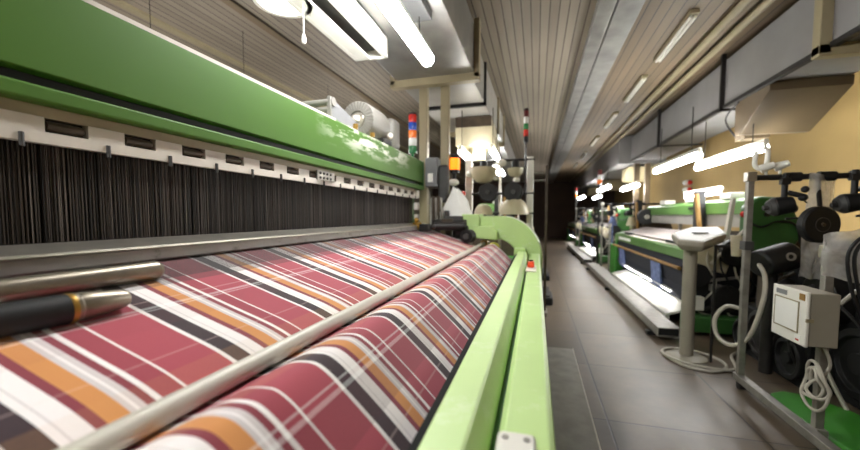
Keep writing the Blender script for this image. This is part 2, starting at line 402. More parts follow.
# ------------------------------------------------------------------ right air duct
t = thing('air_duct', (2.82, 9, 2.87), 'big grey rectangular air duct hung under the ceiling along the yellow wall', 'duct')
MB().box(2.45, 3.2, Y0+.02, Y1-.02, 2.9, 3.52).build('duct_body', 'duct_blue', t, .008)
MB().box(2.43, 2.49, Y0+.02, 11.3, 2.865, 2.91).build('edge_shadow_strip', 'dark', t)  # dark strip put in for the shadow gap along the lower edge
for y in (6.1, 8.85):
    MB().box(2.4, 2.45, y-.022, y+.022, 2.84, 3.6).box(2.4, 3.22, y-.022, y+.022, 2.84, 2.866).build('hanger', 'dark', t)
for y in (4.2, 1.0):
    MB().box(2.36, 2.45, y-.05, y+.05, 2.82, 3.58).box(2.36, 3.28, y-.05, y+.05, 2.8, 2.9).box(3.2, 3.28, y-.05, y+.05, 2.82, 3.58).build('flange', 'beige', t, .006)
MB().box(2.2, 3.26, 11.35, Y1-.05, 2.86, 3.58).build('wide_section', 'duct_blue', t, .008)
MB().box(2.15, 3.3, 11.28, 11.42, 2.82, 3.59).build('flange', 'duct_blue', t, .006)
def hood(y, ynear, yfar):
    MB().prism([(ynear, 2.9), (yfar, 2.9), (yfar, 2.48), (yfar-.03, 2.44), (yfar-.12, 2.44), (ynear, 2.80)], 2.48, 3.22, 'X').build('outlet_hood', 'hood_brown', t, .006)
hood(0, 5.1, 5.85)
MB().box(2.62, 2.90, 5.9, 6.15, 2.42, 2.9).build('outlet_neck', 'hood_brown', t, .006)
for y in (12.5, 16.5, 20.5): MB().prism([(y-.7, 2.8), (y+.1, 2.8), (y+.1, 2.45), (y, 2.42)], 2.5, 3.2, 'X').build('outlet_hood', 'beige', t, .006)
MB().tube([(2.47, 5.75, 2.86), (2.52, 6.2, 2.74), (2.7, 6.3, 2.5)], .012).build('hanging_cord', 'dark', t)
for x, lab in ((2.62, 'beige square post under the grey duct, the left one of the pair'), (2.88, 'beige square post under the grey duct, the right one of the pair')):
    o = MB().box(x-.065, x+.065, 11.3, 11.41, 0, 2.83).box(x-.09, x+.09, 11.26, 11.45, 0, .02).build('duct_post', 'hood_brown', bevel=.006); tag(o, lab, 'post', 'posts under the right duct')

# ------------------------------------------------------------------ left air duct
t = thing('air_duct', (-1.16, 3, 2.95), 'galvanised overhead air duct with beige flange above the green loom', 'duct')
MB().box(-1.60, -.69, Y0+.02, 4.2, 2.98, 3.5).build('duct_body', 'galv', t, .008)
MB().box(-1.68, -1.62, 4.15, 4.26, 2.93, 3.56).box(-.69, -.63, 4.15, 4.26, 2.93, 3.56).box(-1.68, -.63, 4.15, 4.26, 2.90, 2.985).build('flange', 'beige', t, .005)
MB().box(-1.60, -.72, 4.26, 5.2, 2.96, 3.48).build('reducer', 'duct_pale', t, .008)
MB().box(-1.62, -1.58, 5.2, 5.25, 2.93, 3.5).box(-.74, -.69, 5.2, 5.25, 2.93, 3.5).box(-1.62, -.69, 5.2, 5.25, 2.92, 2.965).build('gasket', 'black', t)
MB().box(-1.60, -.70, 5.25, 8.0, 2.94, 3.46).build('far_section', 'duct_pale', t, .008)
MB().box(-1.55, -.72, 8.0, 17, 2.9, 3.4).build('far_run', 'galv', t, .008)
for y in (6.8, 8.0): MB().box(-.70, -.665, y-.03, y+.03, 2.86, 3.5).box(-1.6, -.665, y-.03, y+.03, 2.86, 2.94).build('flange', 'beige', t)
MB().prism([(-1.25, 2.93), (-.7, 2.93), (-.62, 2.50), (-1.24, 2.50)], 5.8, 6.5, 'Y').build('outlet_hood', 'cream', t, .006)
MB().box(-1.24, -.68, 5.77, 5.81, 2.78, 2.93).build('hood_lip', 'brown', t)
MB().box(-1.12, -.80, 2.35, 2.85, 2.91, 2.98).build('access_box', 'greyd', t, .005)
MB().box(-1.0, -.82, 5.95, 6.2, 2.28, 2.5).build('hood_neck', 'beige', t)
for x, lab in ((-1.338, 'tall beige square post by the loom end, the left one of two'), (-1.069, 'tall beige square post by the loom end, nearer the orange beacon')):
    o = MB().box(x-.05, x+.05, 4.36, 4.45, 0, 2.96).box(x-.08, x+.08, 4.33, 4.48, 0, .02).build('duct_post', 'beige', bevel=.005); tag(o, lab, 'post', 'posts under the left duct')

# ------------------------------------------------------------------ fluorescent fixtures
def fixture(x, y, z, L, lab, grp, r=.03, twin=False, cord=None):
    t = thing('fluorescent_lamp', (x, y, z), lab, 'lamp', grp)
    w = .075 if twin else .032
    MB().prism([(x-w*.6, z+.10), (x+w*.6, z+.10), (x+w, z+.045), (x-w, z+.045)], y-L/2, y+L/2, 'Y').build('housing', 'white', t, .004)
    for s in ((-.042, .042) if twin else (0,)):
        MB().cyl((x+s, y-L/2+.03, z), (x+s, y+L/2-.03, z), r).build('tube', 'tube', t)
        for e in (-1, 1):
            MB().box(x+s-.02, x+s+.02, y+e*(L/2-.025)-.012, y+e*(L/2-.025)+.012, z-.03, z+.05).build('socket', 'white', t)
    if cord:
        for e in (-1, 1): MB().cyl((x, y+e*L*.35, z+.09), (x, y+e*L*.35, cord), .006 if cord < 3.5 else .003, n=6).build('hanger', 'dark', t)
    return t
gl, gr = 'lamps over the left looms', 'lamps over the right looms'
fixture(-.88, 2.2, 2.68, 1.65, 'big glowing fluorescent tube hung below the galvanised duct', gl, .055, cord=2.98)
fixture(-.88, -1.1, 2.68, 1.65, 'added glowing tube below the duct, out of view behind the viewpoint', gl, .055, cord=2.98)  # this tube and the next are added out of view to light the hall
fixture(-.88, -3.6, 2.68, 1.65, 'added glowing tube below the duct, out of view far behind the viewpoint', gl, .055, cord=2.98)
fixture(-1.07, 5.75, 2.32, .9, 'glowing tube under the cream outlet hood, left one', gl, .036, cord=2.94)
fixture(-.62, 5.75, 2.32, .9, 'glowing tube under the cream outlet hood, right one', gl, .036, cord=2.94)
fixture(-.9, 9.3, 2.5, 1.5, 'glowing tube over the hidden loom beyond the left yarn stand', gl, .045, True, cord=2.9)
fixture(2.05, 6.65, 2.2, 1.9, 'glowing fluorescent tube by the yellow wall, the left one of the near pair', gr, .045, cord=2.9)
fixture(2.56, 6.25, 2.2, 1.95, 'glowing fluorescent tube by the yellow wall, the right one of the near pair', gr, .045, cord=2.9)
fixture(2.45, 6.7, 1.715, 1.3, 'low white tube standing just above the first right loom', gr, .016)
for k, (x, y, lab) in enumerate(((1.9, 12.0, 'glowing tube over the second right loom, nearer the aisle'), (2.5, 11.6, 'glowing tube over the second right loom, nearer the wall'),
                                (1.9, 17.6, 'glowing tube over the farthest right loom, nearer the aisle'), (2.5, 17.4, 'glowing tube over the farthest right loom, nearer the wall'))):
    fixture(x, y, 2.2, 1.8, lab, gr, .05, cord=2.8 if y > 9 else 2.9)

for k, (y, lab) in enumerate(((.5, 'added unseen tube behind the green beam, nearest of that row'), (3.2, 'added unseen tube behind the green beam, middle of that row'), (6.2, 'added unseen tube behind the green beam, farthest of that row'))):
    fixture(-3.4, y, 2.35, 1.6, lab, 'added unseen lamps behind the green beam', .05, cord=3.6)  # unseen tubes added to brighten the left ceiling
# white lamp trough and round pull cord lamp above the loom
t = thing('lamp_trough', (-1.43, 1.9, 2.79), 'long white metal lamp trough above the green beam, beside the round lamp', 'lamp housing')
MB().box(-1.59, -1.55, .9, 3.13, 2.79, 2.977).box(-1.32, -1.28, .9, 3.13, 2.79, 2.977).box(-1.59, -1.28, .9, 3.13, 2.95, 2.977).box(-1.55, -1.44, .9, 3.13, 2.79, 2.81).box(-1.59, -1.28, 3.10, 3.13, 2.79, 2.977).build('channel', 'white', t, .004)
MB().box(-1.55, -1.32, .92, 3.1, 2.86, 2.88).build('inner_plate', 'greyd', t)
for y in (1.3, 2.7): MB().box(-1.46, -1.40, y-.03, y+.03, 2.977, 2.982).build('hanger', 'dark', t)
t = thing('round_lamp', (-1.62, 2.15, 2.78), 'round glowing white lamp with a hanging pull cord, top of the photo', 'lamp')
MB().lathe([(0, 0), (.10, .004), (.15, .02), (.155, .03), (0, .03)], (-1.62, 2.15, 2.79), n=32).build('diffuser', 'dish', t)
MB().lathe([(.155, 0), (.185, 0), (.19, .02), (.17, .05), (.03, .12), (0, .12)], (-1.62, 2.15, 2.79), n=32).build('shade', 'white', t)
MB().cyl((-1.62, 2.15, 2.9), (-1.62, 2.15, 3.6), .008, n=6).build('stem', 'white', t)
c = MB().cyl((-1.5, 2.2, 2.60), (-1.5, 2.2, 2.80), .004, n=6).build('pull_cord', 'white', t)
MB().lathe([(0, 0), (.012, .003), (.016, .025), (.012, .05), (.005, .065), (0, .065)], (-1.5, 2.2, 2.54)).build('cord_knob', 'white', c)

# ------------------------------------------------------------------ the big green loom
LA, LB = -1.3, 4.2
loom = thing('power_loom', (-.7, 2.0, 0), 'large green loom weaving red plaid cloth in the left foreground', 'loom')
bb = MB().prism([(-.062, .5), (-.062, .985), (-.05, 1.0), (.028, 1.0), (.04, .99), (.04, .5)], LA, 4.1).build('breast_beam', 'green_light', loom, .003)
MB().prism([(-.178, .6), (-.178, 1.025), (-.174, 1.03), (-.11, 1.03), (-.104, 1.026), (-.078, .975), (-.078, .6)], LA, 4.1).build('breast_cap', 'green_light', bb, .002)
MB().box(-.08, -.06, LA, 4.1, .6, .955).build('slot', 'green_dark', bb)
MB().box(-.2035, -.179, LA, 4.1, .88, 1.004).build('dark_gap_strip', 'void_black', bb)  # black strip put in for the dark gap between cloth and cap
MB().box(-.06, .006, .40, .655, 1.0, 1.018).build('cover_plate', 'white', bb, .012, label='white rounded cover plate on the beam', seg=3)
for sx in (-.045, -.009): MB().cyl((sx, .63, 1.018), (sx, .63, 1.02), .006, n=10).build('screw', 'steel_dull', bb)
MB().box(-.068, .008, 2.72, 3.0, 1.0, 1.012).build('indicator_base', 'white', bb, .004)
MB().box(-.058, -.008, 2.86, 2.97, 1.012, 1.055).build('indicator_light', 'redorange', bb, .01, label='red orange indicator light')
MB().cyl((-.033, 2.915, 1.055), (-.033, 2.915, 1.065), .016).build('button', 'black', bb)
# front panel and legs below the beam
MB().box(-.18, .03, LA, 4.1, .12, .5).build('front_panel', 'green', loom, .01)
for y in (-1.2, 4.05): MB().box(-1.55, .0, y-.05, y+.05, 0, .62).build('side_frame', 'green', loom, .02)
for y in (-1.2, 4.05): MB().box(-1.66, -1.36, y-.05, y+.05, .62, 1.7).build('side_frame', 'green', loom, .02)
# rod and breast roller
MB().cyl((-.572, LA, 1.0845), (-.572, 4.26, 1.0845), .0215, n=24).build('cloth_rod', 'rod', loom)
MB().cyl((-.435, LA, 1.044), (-.435, 4.2, 1.044), .052, n=28).build('breast_roller', 'steel_dull', loom)
MB().cyl((-.572, 4.24, 1.0845), (-.572, 4.38, 1.0845), .04).build('rod_socket', 'brass', loom)
# sley beam
sl = MB().prism([(-1.136, 1.262), (-1.131, 1.266), (-1.131, 1.3), (-1.25, 1.31), (-1.285, 1.31), (-1.285, 1.282), (-1.20, 1.282)], LA, 3.95).build('sley_beam', 'sley', loom, .002)
MB().prism([(-1.131, 1.3), (-1.127, 1.303), (-1.136, 1.309), (-1.25, 1.326), (-1.285, 1.326), (-1.285, 1.306)], LA, 3.95).build('sley_cap', 'steel', sl, .0015)
rd = MB()
for i in range(0, 660):
    y = LA+.01+i*.008
    if y < 3.93: rd.box(-1.298, -1.290, y, y+.003, 1.27, 1.322)
rd.build('reed', 'wire', loom, kind='stuff')
# temples
MB().cyl((-1.045, -.9, 1.251), (-1.03, .775, 1.248), .026, n=24).lathe([(.026, 0), (.026, .01), (.02, .022), (0, .024)], (-1.03, .772, 1.248), (0, 1, 0), 24).build('temple_bar', 'temple', loom)
tb = MB().cyl((-1.0, -.9, 1.228), (-.91, .513, 1.212), .031, n=24).build('temple_sleeve', 'black', loom)
MB().lathe([(.031, 0), (.031, .008), (.029, .012), (.03, .025), (.021, .095), (.017, .105), (0, .107)], (-.91, .513, 1.212), (.05, 1, 0), 24).build('temple_tip', 'temple', tb, label='tapered silver temple tip')
MB().lathe([(.0315, 0), (.0325, .004), (.0315, .01)], (-.9105, .505, 1.212), (.05, 1, 0), 24).build('temple_ring', 'brass', tb)
# heddle frames: front white rail with slots, wires, dark frames behind
hf = MB()
slots = [.706+.207*k for k in range(-9, 16)]
hf.box(-1.335, -1.31, LA, 3.98, 1.60, 1.632)
edges = [LA]+[v for a in slots for v in (a, a+.104)]+[3.98]
for a, b in zip(edges[::2], edges[1::2]): hf.box(-1.335, -1.31, a, b, 1.632, 1.672)
hr = hf.build('heddle_frame', 'offwhite', loom, label='white heddle frame rail with long dark slots')
MB().box(-1.345, -1.318, LA, 3.98, 1.672, 1.704).build('shaded_guide', 'beige', hr)  # darker beige carries the shade under the beam lip
sb = MB(); sb.box(-1.345, -1.336, LA, 3.98, 1.62, 1.68); sb.build('slot_backing', 'dark', hr)
for a in slots: MB().cyl((-1.325, a+.008, 1.652), (-1.325, a+.096, 1.652), .014, n=10).build('slot_roller', 'brown', hr)
for a in slots: MB().cyl((-1.307, a+.155, 1.585), (-1.307, a+.155, 1.622), .006, n=8).build('hook', 'greyd', hr)
MB().box(-1.31, -1.30, 2.02, 2.22, 1.625, 1.685).build('lock_plate', 'steel_dull', hr, .002)
for y in (2.05, 2.09, 2.13, 2.17):
    for z in (1.64, 1.668): MB().cyl((-1.30, y, z), (-1.295, y, z), .008, n=8).build('bolt', 'dark', hr)
for f, x in enumerate((-1.345, -1.375, -1.405, -1.44)):
    hw = MB(); n = int((3.96-LA)/.009)
    for i in range(n):
        y = LA+.01+i*.009+random.uniform(-.0035, .0035); w = random.uniform(.0012, .0032)
        hw.box(x-.001, x+.001, y, y+w, 1.29, 1.62)
    hw.build('heddle_wires', 'wire', loom, kind='stuff')
    MB().box(x-.008, x+.008, LA, 3.98, 1.63, 1.68).build('heddle_frame', 'dark', loom)
MB().box(-1.50, -1.47, LA, 3.98, 1.2, 1.7).build('back_plate', 'dark', loom)
for z, zz in ((1.60, 1.69), (1.47, 1.55), (1.33, 1.42)): MB().box(-1.33, -1.29, 3.98, 4.06, z, zz).build('frame_end', 'offwhite', loom, .004)
# top beam
tp = MB().prism([(-1.3, 1.79), (-1.3, 2.035), (-1.315, 2.05), (-1.62, 2.05), (-1.62, 1.705), (-1.285, 1.705), (-1.28, 1.71), (-1.28, 1.745), (-1.285, 1.75), (-1.345, 1.752), (-1.345, 1.788)], LA, 4.22).build('top_beam', 'green_worn', loom, .004)
MB().box(-1.318, -1.300, LA, 2.25, 2.036, 2.0505).build('edge_strip', 'offwhite', tp, label='white edge strip')
MB().box(-1.345, -1.3405, LA, 4.2, 1.752, 1.788).build('groove_shade', 'black', tp)  # black strip stands in for the shade in the stepped recess
MB().box(-1.6, -1.29, 4.22, 4.235, 1.72, 2.04).build('end_plate', 'green_dark', tp)
# pipes, bracket, fan motor, cap on the beam
fb = MB().prism([(2.25, 2.06), (2.25, 2.19), (2.29, 2.19), (2.66, 2.11), (2.66, 2.06)], -1.352, -1.338, 'X').build('pipe_bracket', 'grey', loom, .003)
for z, x1 in ((2.165, -2.1), (2.115, -2.0)): MB().cyl((-1.35, 2.25, z), (x1, 2.28, z), .02).build('pipe', 'fan_grey', fb)
MB().cyl((-1.345, 2.27, 2.17), (-1.325, 2.27, 2.17), .03).build('pipe_flange', 'fan_grey', fb)
MB().box(-1.36, -1.33, 2.235, 2.255, 2.06, 2.20).build('clamp', 'fan_grey', fb, .003)
for y in (2.55, 2.85): MB().cyl((-1.31, y, 2.05), (-1.31, y, 2.085), .02, n=6).build('bolt', 'brass', fb)
mo = MB().lathe([(0, 0), (.148, 0), (.155, .02), (.155, .30), (.14, .36), (.08, .385), (0, .385)], (-1.45, 2.88, 2.205), (0, 1, 0), 36).build('fan_motor', 'fan_grey', loom, .004)
g = MB().lathe([(.07, 0), (.15, 0), (.15, -.012), (.145, -.02), (.075, -.03), (.07, -.02)], (-1.45, 2.88, 2.205), (0, 1, 0), 36)
for k in range(30):
    a = 2*PI*k/30; d = Vector((math.cos(a), 0, math.sin(a)))
    g.obox(Vector((-1.45, 2.854, 2.205))+d*.11, (.075, .012, .008), Matrix.Rotation(-a, 3, 'Y'))
g.build('fan_cover', 'fan_grey', mo)
MB().lathe([(0, -.03), (.055, -.03), (.065, -.02), (.065, 0)], (-1.45, 2.88, 2.205), (0, 1, 0), 24).build('fan_hub', 'steel', mo)
MB().box(-1.475, -1.42, 2.82, 2.85, 2.18, 2.23).ball((-1.45, 2.83, 2.205), .03).build('hub_knob', 'offwhite', mo, .008)
MB().ball((-1.30, 3.2, 2.13), .03).build('motor_lug', 'offwhite', mo)
MB().box(-1.55, -1.34, 3.42, 3.60, 2.05, 2.36).build('valve_cap', 'fan_grey', loom, .05, seg=4)
MB().box(-1.52, -1.32, 3.1, 3.3, 2.05, 2.10).build('motor_foot', 'dark', loom, .004)
# end of the loom: grey gear box, pipes, dark selvedge devices
MB().box(-1.28, -1.125, 4.24, 4.5, 1.74, 2.09).build('control_box', 'grey', loom, .02)
MB().box(-1.12, -1.0, 4.24, 4.34, 1.56, 2.0).build('drive_cover', 'greyd', loom, .03)
MB().box(-1.24, -1.18, 4.228, 4.242, 1.80, 1.90).build('box_label', 'paper', loom)
MB().cyl((-1.13, 4.2, .6), (-1.13, 4.2, 1.62), .05).cyl((-1.0, 4.3, .6), (-1.0, 4.3, 1.64), .045).build('end_column', 'brown', loom)
sd = MB().box(-1.1, -.74, 3.9, 4.2, 1.26, 1.36).cyl((-1.05, 3.82, 1.29), (-.72, 3.88, 1.29), .045).cyl((-.84, 3.98, 1.24), (-.74, 3.98, 1.24), .10).build('selvedge_device', 'dark', loom, .01)
MB().cyl((-.74, 3.98, 1.24), (-.715, 3.98, 1.24), .055).build('selvedge_gear', 'black', sd)
MB().box(-.98, -.86, 3.88, 3.93, 1.31, 1.37).build('selvedge_lid', 'brown', sd, .006)
MB().cyl((-1.17, 3.5, 1.30), (-1.12, 3.55, 1.30), .04).ball((-1.15, 3.52, 1.36), .025).build('weft_cutter', 'brass', loom)
MB().box(-1.12, -1.02, 3.5, 3.62, 1.25, 1.32).ball((-1.0, 3.6, 1.29), .03).build('weft_sensor', 'dark', loom, .006)
MB().cyl((-.435, 3.935, 1.05), (-.435, 4.02, 1.05), .068, n=24).build('roller_cap', 'yellow_green', loom, .01, label='yellow green roller end cap')
MB().cyl((-.69, 3.74, 1.19), (-.66, 3.84, 1.19), .07, n=24).build('selvedge_wheel', 'black', sd, .008)
MB().cyl((-.69, 3.72, 1.19), (-.685, 3.74, 1.19), .03, n=16).build('wheel_hub', 'greyd', sd)
for k in range(5): MB().cyl((-1.12+.03*k, 3.95, 1.3), (-1.14+.03*k, 4.0, 1.60+.02*(k % 2)), .012, n=8).build('guide_pipe', 'brown' if k % 2 else 'steel_dull', loom)
MB().box(-.98, -.78, 3.95, 4.15, 1.36, 1.40).cyl((-.95, 4.0, 1.40), (-.95, 4.0, 1.46), .03).build('selvedge_cover', 'greyd', sd, .006)
# arched end cover
outer = [(-.78, 1.40), (-.5, 1.40)]+arc(-.40, .93, .47, PI*.5, 0, 16)+[(.07, .62)]
inner = [(-.17, .62), (-.17, .88)]+arc(-.44, .88, .27, 0, PI*.5, 12)[1:]+[(-.64, 1.15), (-.78, 1.21)]
ec = MB().prism(outer+inner, 4.12, 4.62).build('end_cover', 'green_light', loom, .012)
MB().prism([(-.80, 1.24), (-.80, 1.42), (-.60, 1.42), (-.60, 1.24)], 4.06, 4.4).build('cover_block', 'green_light', ec, .012)
MB().prism([(-.66, 1.16), (-.66, 1.29), (-.46, 1.29), (-.40, 1.24), (-.40, 1.14)], 4.0, 4.3).build('cover_step', 'green_light', ec, .012)
MB().prism(arc(-.40, .93, .478, PI*.45, .05, 14)+arc(-.40, .93, .462, .05, PI*.45, 14), 4.36, 4.40).build('cover_seam', 'white', ec)
MB().box(-.22, -.10, 3.96, 4.12, .98, 1.06).build('beam_bracket', 'green_light', ec, .01)
MB().box(-.55, .05, 4.15, 4.55, .1, .9).build('end_case', 'green', loom, .02)

# the cloth
prof = [(-1.24, 1.289), (-1.1, 1.244), (-.95, 1.196), (-.8, 1.148), (-.68, 1.110), (-.615, 1.082), (-.575, 1.0615), (-.543, 1.0665), (-.512, 1.083), (-.48, 1.0985), (-.45, 1.1045), (-.42, 1.103), (-.39, 1.086), (-.36, 1.060), (-.32, 1.0235), (-.28, .986), (-.24, .946), (-.212, .915), (-.207, .86), (-.207, .80)]
def spline(P, k=6):
    Q = []
    for i in range(len(P)-1):
        p0, p1, p2, p3 = [Vector((*P[j], 0)) for j in (max(i-1, 0), i, i+1, min(i+2, len(P)-1))]
        for j in range(k):
            t = j/k; Q.append(.5*((2*p1)+(p2-p0)*t+(2*p0-5*p1+4*p2-p3)*t*t+(3*p1-p0-3*p2+p3)*t**3))
    return Q+[Vector((*P[-1], 0))]
Q = spline(prof); bm = bmesh.new(); uvl = bm.loops.layers.uv.new('UVMap'); ny = 60; CY0, CY1 = -1.1, 3.92
S = [0]
for a, b in zip(Q, Q[1:]): S.append(S[-1]+(b-a).length)
grid = [[bm.verts.new((q.x, CY0+(CY1-CY0)*j/ny, q.y)) for j in range(ny+1)] for q in Q]
for i in range(len(Q)-1):
    for j in range(ny):
        f = bm.faces.new((grid[i][j], grid[i][j+1], grid[i+1][j+1], grid[i+1][j])); f.smooth = True
        for lp, (ii, jj) in zip(f.loops, ((i, j), (i, j+1), (i+1, j+1), (i+1, j))): lp[uvl].uv = (CY0+(CY1-CY0)*jj/ny, S[ii])
me = bpy.data.meshes.new('plaid_cloth'); 
bmesh.ops.recalc_face_normals(bm, faces=bm.faces)
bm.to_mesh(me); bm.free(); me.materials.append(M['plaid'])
cl = bpy.data.objects.new('plaid_cloth', me); COL.objects.link(cl)
md = cl.modifiers.new('thickness', 'SOLIDIFY'); md.thickness = .0015; md.offset = 0
tag(cl, 'red plaid cloth with white, black and orange stripes stretched over the loom', 'cloth')

# ------------------------------------------------------------------ signal towers, beacon, bag
def tower(x, y, z0, z1, zseg, r, cols, lab, pole='dark'):
    t = thing('signal_tower', (x, y, z0), lab, 'signal light', 'signal towers on the looms')
    MB().cyl((x, y, z0), (x, y, zseg), r*.38 if pole != 'white' else r, n=12).cyl((x, y, z0), (x, y, z0+.02), r).build('pole', pole, t)
    h = (z1-zseg)/len(cols)
    for i, c in enumerate(cols):
        MB().lathe([(0, .002), (r*.94, .002), (r, .012), (r, h-.01), (r*.94, h), (0, h)], (x, y, zseg+i*h), n=18).build('lens', c, t)
    MB().lathe([(r, 0), (r, .02), (r*.6, .03), (0, .03)], (x, y, z1), n=18).build('cap', 'black', t)
    return t
tower(-1.39, 4.12, 2.05, 2.56, 2.12, .048, ['green_lens', 'white_lens', 'orange_off', 'blue', 'red'], 'stacked signal light in red, blue, orange, white and green on the left loom', 'green_lens')
TR = tower(-.155, 5.3, 1.5, 2.83, 2.40, .032, ['black', 'red', 'green_lens', 'white_lens', 'redd'], 'tall signal light with red and green lenses on a thin black pole')
t = thing('warning_beacon', (-.98, 4.5, 1.9), 'orange warning beacon in front of the beige posts', 'beacon')
MB().cyl((-.98, 4.5, 1.64), (-.98, 4.5, 1.93), .025).lathe([(0, 0), (.065, 0), (.065, .04), (0, .04)], (-.98, 4.5, 1.925)).build('base', 'dark', t)
MB().lathe([(0, 0), (.068, 0), (.07, .02), (.068, .13), (.06, .14), (0, .14)], (-.98, 4.5, 1.965), n=24).build('lens', 'orange', t)
MB().lathe([(.06, 0), (.06, .03), (.04, .05), (0, .05)], (-.98, 4.5, 2.105), n=20).build('cap', 'greyd', t)
# white rag hanging at the loom end
bm_ = MB(); rings = []
for k, (z, rr) in enumerate(((1.70, .03), (1.62, .07), (1.52, .13), (1.42, .18), (1.34, .21))):
    rings.append([bm_.bm.verts.new((-.90+rr*math.cos(a)*1.0*(1+.22*math.sin(3*a+k)), 4.18+rr*.35*math.sin(a), z+.03*math.sin(4*a+k)+.02*math.cos(7*a))) for a in [2*PI*i/20 for i in range(20)]])
for A, B in zip(rings, rings[1:]):
    for i in range(20): bm_.bm.faces.new((A[i], A[(i+1) % 20], B[(i+1) % 20], B[i]))
bm_.bm.faces.new(rings[0]); bm_.bm.faces.new(rings[-1][::-1])
tag(bm_.build('white_rag', 'paper'), 'crumpled white rag hanging at the far end of the plaid loom', 'rag')
t = thing('gripper_head', (-1.0, 4.35, 1.5), 'small green and red machine head beneath the orange beacon', 'machine part')
MB().box(-1.0, -.86, 4.3, 4.44, 1.52, 1.68).build('body', 'green_dark', t, .02)
MB().ball((-.83, 4.3, 1.66), .035).build('red_knob', 'red', t)
MB().ball((-.96, 4.36, 1.80), .06, sc=(1.2, 1, .7)).build('white_guard', 'white', t)
MB().cyl((-.95, 4.38, 1.0), (-.95, 4.38, 1.52), .02).build('stalk', 'dark', t)

# ------------------------------------------------------------------ yarn stand (creel) behind the loom
cr = thing('yarn_stand', (-.55, 5.45, 0), 'steel yarn stand with feeders behind the arched green cover', 'yarn stand')
for x, w, m in ((-.96, .05, 'steel'), (-.51, .02, 'steel'), (-.09, .045, 'white')):
    MB().box(x-w, x+w, 5.45-w, 5.45+w, 0, 2.23).build('post', m, cr, .008)
for z in (2.19, 1.72, 1.44): MB().cyl((-1.02, 5.42, z), (-.03, 5.42, z), .018).build('crossbar', 'dark', cr)
MB().box(-1.0, .17, 5.3, 5.62, 0, .06).build('foot', 'steel_dull', cr, .01)
for z in (2.0, 1.9): MB().cyl((-.15, 5.45, z), (.14, 5.45, z), .01).build('side_arm', 'steel_dull', cr)
MB().box(.115, .15, 5.42, 5.46, .06, 2.1).build('side_post', 'brown', cr)
def bowl(x, z, r, up, lab):
    t = thing('feeder_guard', (x, 5.3, z-r), lab, 'yarn feeder', 'cream feeder guards on the left yarn stand')
    s = 1 if up else -1
    P = [(r*math.sin(PI/2*i/7)**.8, s*r*1.15*math.cos(PI/2*i/7)) for i in range(8)]
    P[0] = (0, s*r*1.15)
    MB().lathe(P+[(r*.9, 0), (r*.85, s*r*.05)], (x, 5.3, z), n=24).build('guard', 'cream', t)
    MB().cyl((x, 5.3, z), (x, 5.42, z+.02), .03).build('arm', 'black', t)
    MB().cyl((x, 5.3, z-.02), (x, 5.3, z+.1), .05).build('clamp', 'black', t, .01)
bowl(-.73, 2.08, .19, False, 'large cream feeder guard bowl, upper left of the yarn stand')
bowl(-.29, 2.06, .11, False, 'small cream feeder guard bowl, upper right of the yarn stand')
bowl(-.73, 1.42, .13, True, 'small cream feeder dome, lower left of the yarn stand')
bowl(-.30, 1.42, .20, True, 'large cream feeder dome, lower right of the yarn stand')
for x, lab in ((-.655, 'black round yarn feeder disc, left one under the cream bowl'), (-.31, 'black round yarn feeder disc, right one by the white post')):
    t = thing('feeder_disc', (x, 5.25, 1.61), lab, 'yarn feeder', 'black feeder discs')
    MB().cyl((x, 5.20, 1.73), (x, 5.30, 1.73), .13, n=28).build('disc', 'black', t, .01)
    MB().cyl((x, 5.15, 1.73), (x, 5.20, 1.73), .03).build('hub', 'greyd', t)
    MB().cyl((x, 5.30, 1.73), (x, 5.42, 1.73), .025).build('arm', 'dark', t)
for i, (x, y, z, r, lab) in enumerate(((-.48, 5.3, 2.14, .06, 'white yarn ball at the middle post of the left yarn stand'), (-.56, 5.3, 1.93, .035, 'small white guide below the yarn ball'), (-.27, 5.3, 1.90, .04, 'small white guide above the right feeder disc'), (-.93, 5.3, 2.0, .05, 'white guide at the left steel post of the yarn stand'))):
    o = MB().ball((x, y, z), r, sc=(1.2, 1, .9)).cyl((x, y, z), (x, 5.42, z), .01).build('yarn_guide', 'white'); tag(o, lab, 'yarn guide', 'white yarn guides')

# ------------------------------------------------------------------ floor items by the aisle
t = thing('floor_plate', (.27, 1.6, 0), 'grey metal step plate on the floor along the green loom', 'plate')
MB().box(.13, .385, -.5, 4.03, .002, .022).build('plate', 'concrete_mat', t, .004)
MB().box(.383, .392, -.5, 4.03, 0, .026).build('edge', 'steel', t)
for (x, y, lab) in ((.17, 6.3, 'black foot switch on the floor by the yarn stand, nearer one'), (.2, 8.6, 'black foot switch on the floor past the yarn stand, farther one')):
    t = thing('foot_switch', (x, y, 0), lab, 'foot switch', 'black foot switches')
    MB().box(x-.1, x+.1, y-.3, y+.3, 0, .12).build('base', 'black', t, .02)
    MB().prism([(y-.25, .12), (y+.25, .12), (y+.25, .2), (y-.25, .15)], x-.08, x+.06, 'X').build('pedal', 'greyd', t, .01)
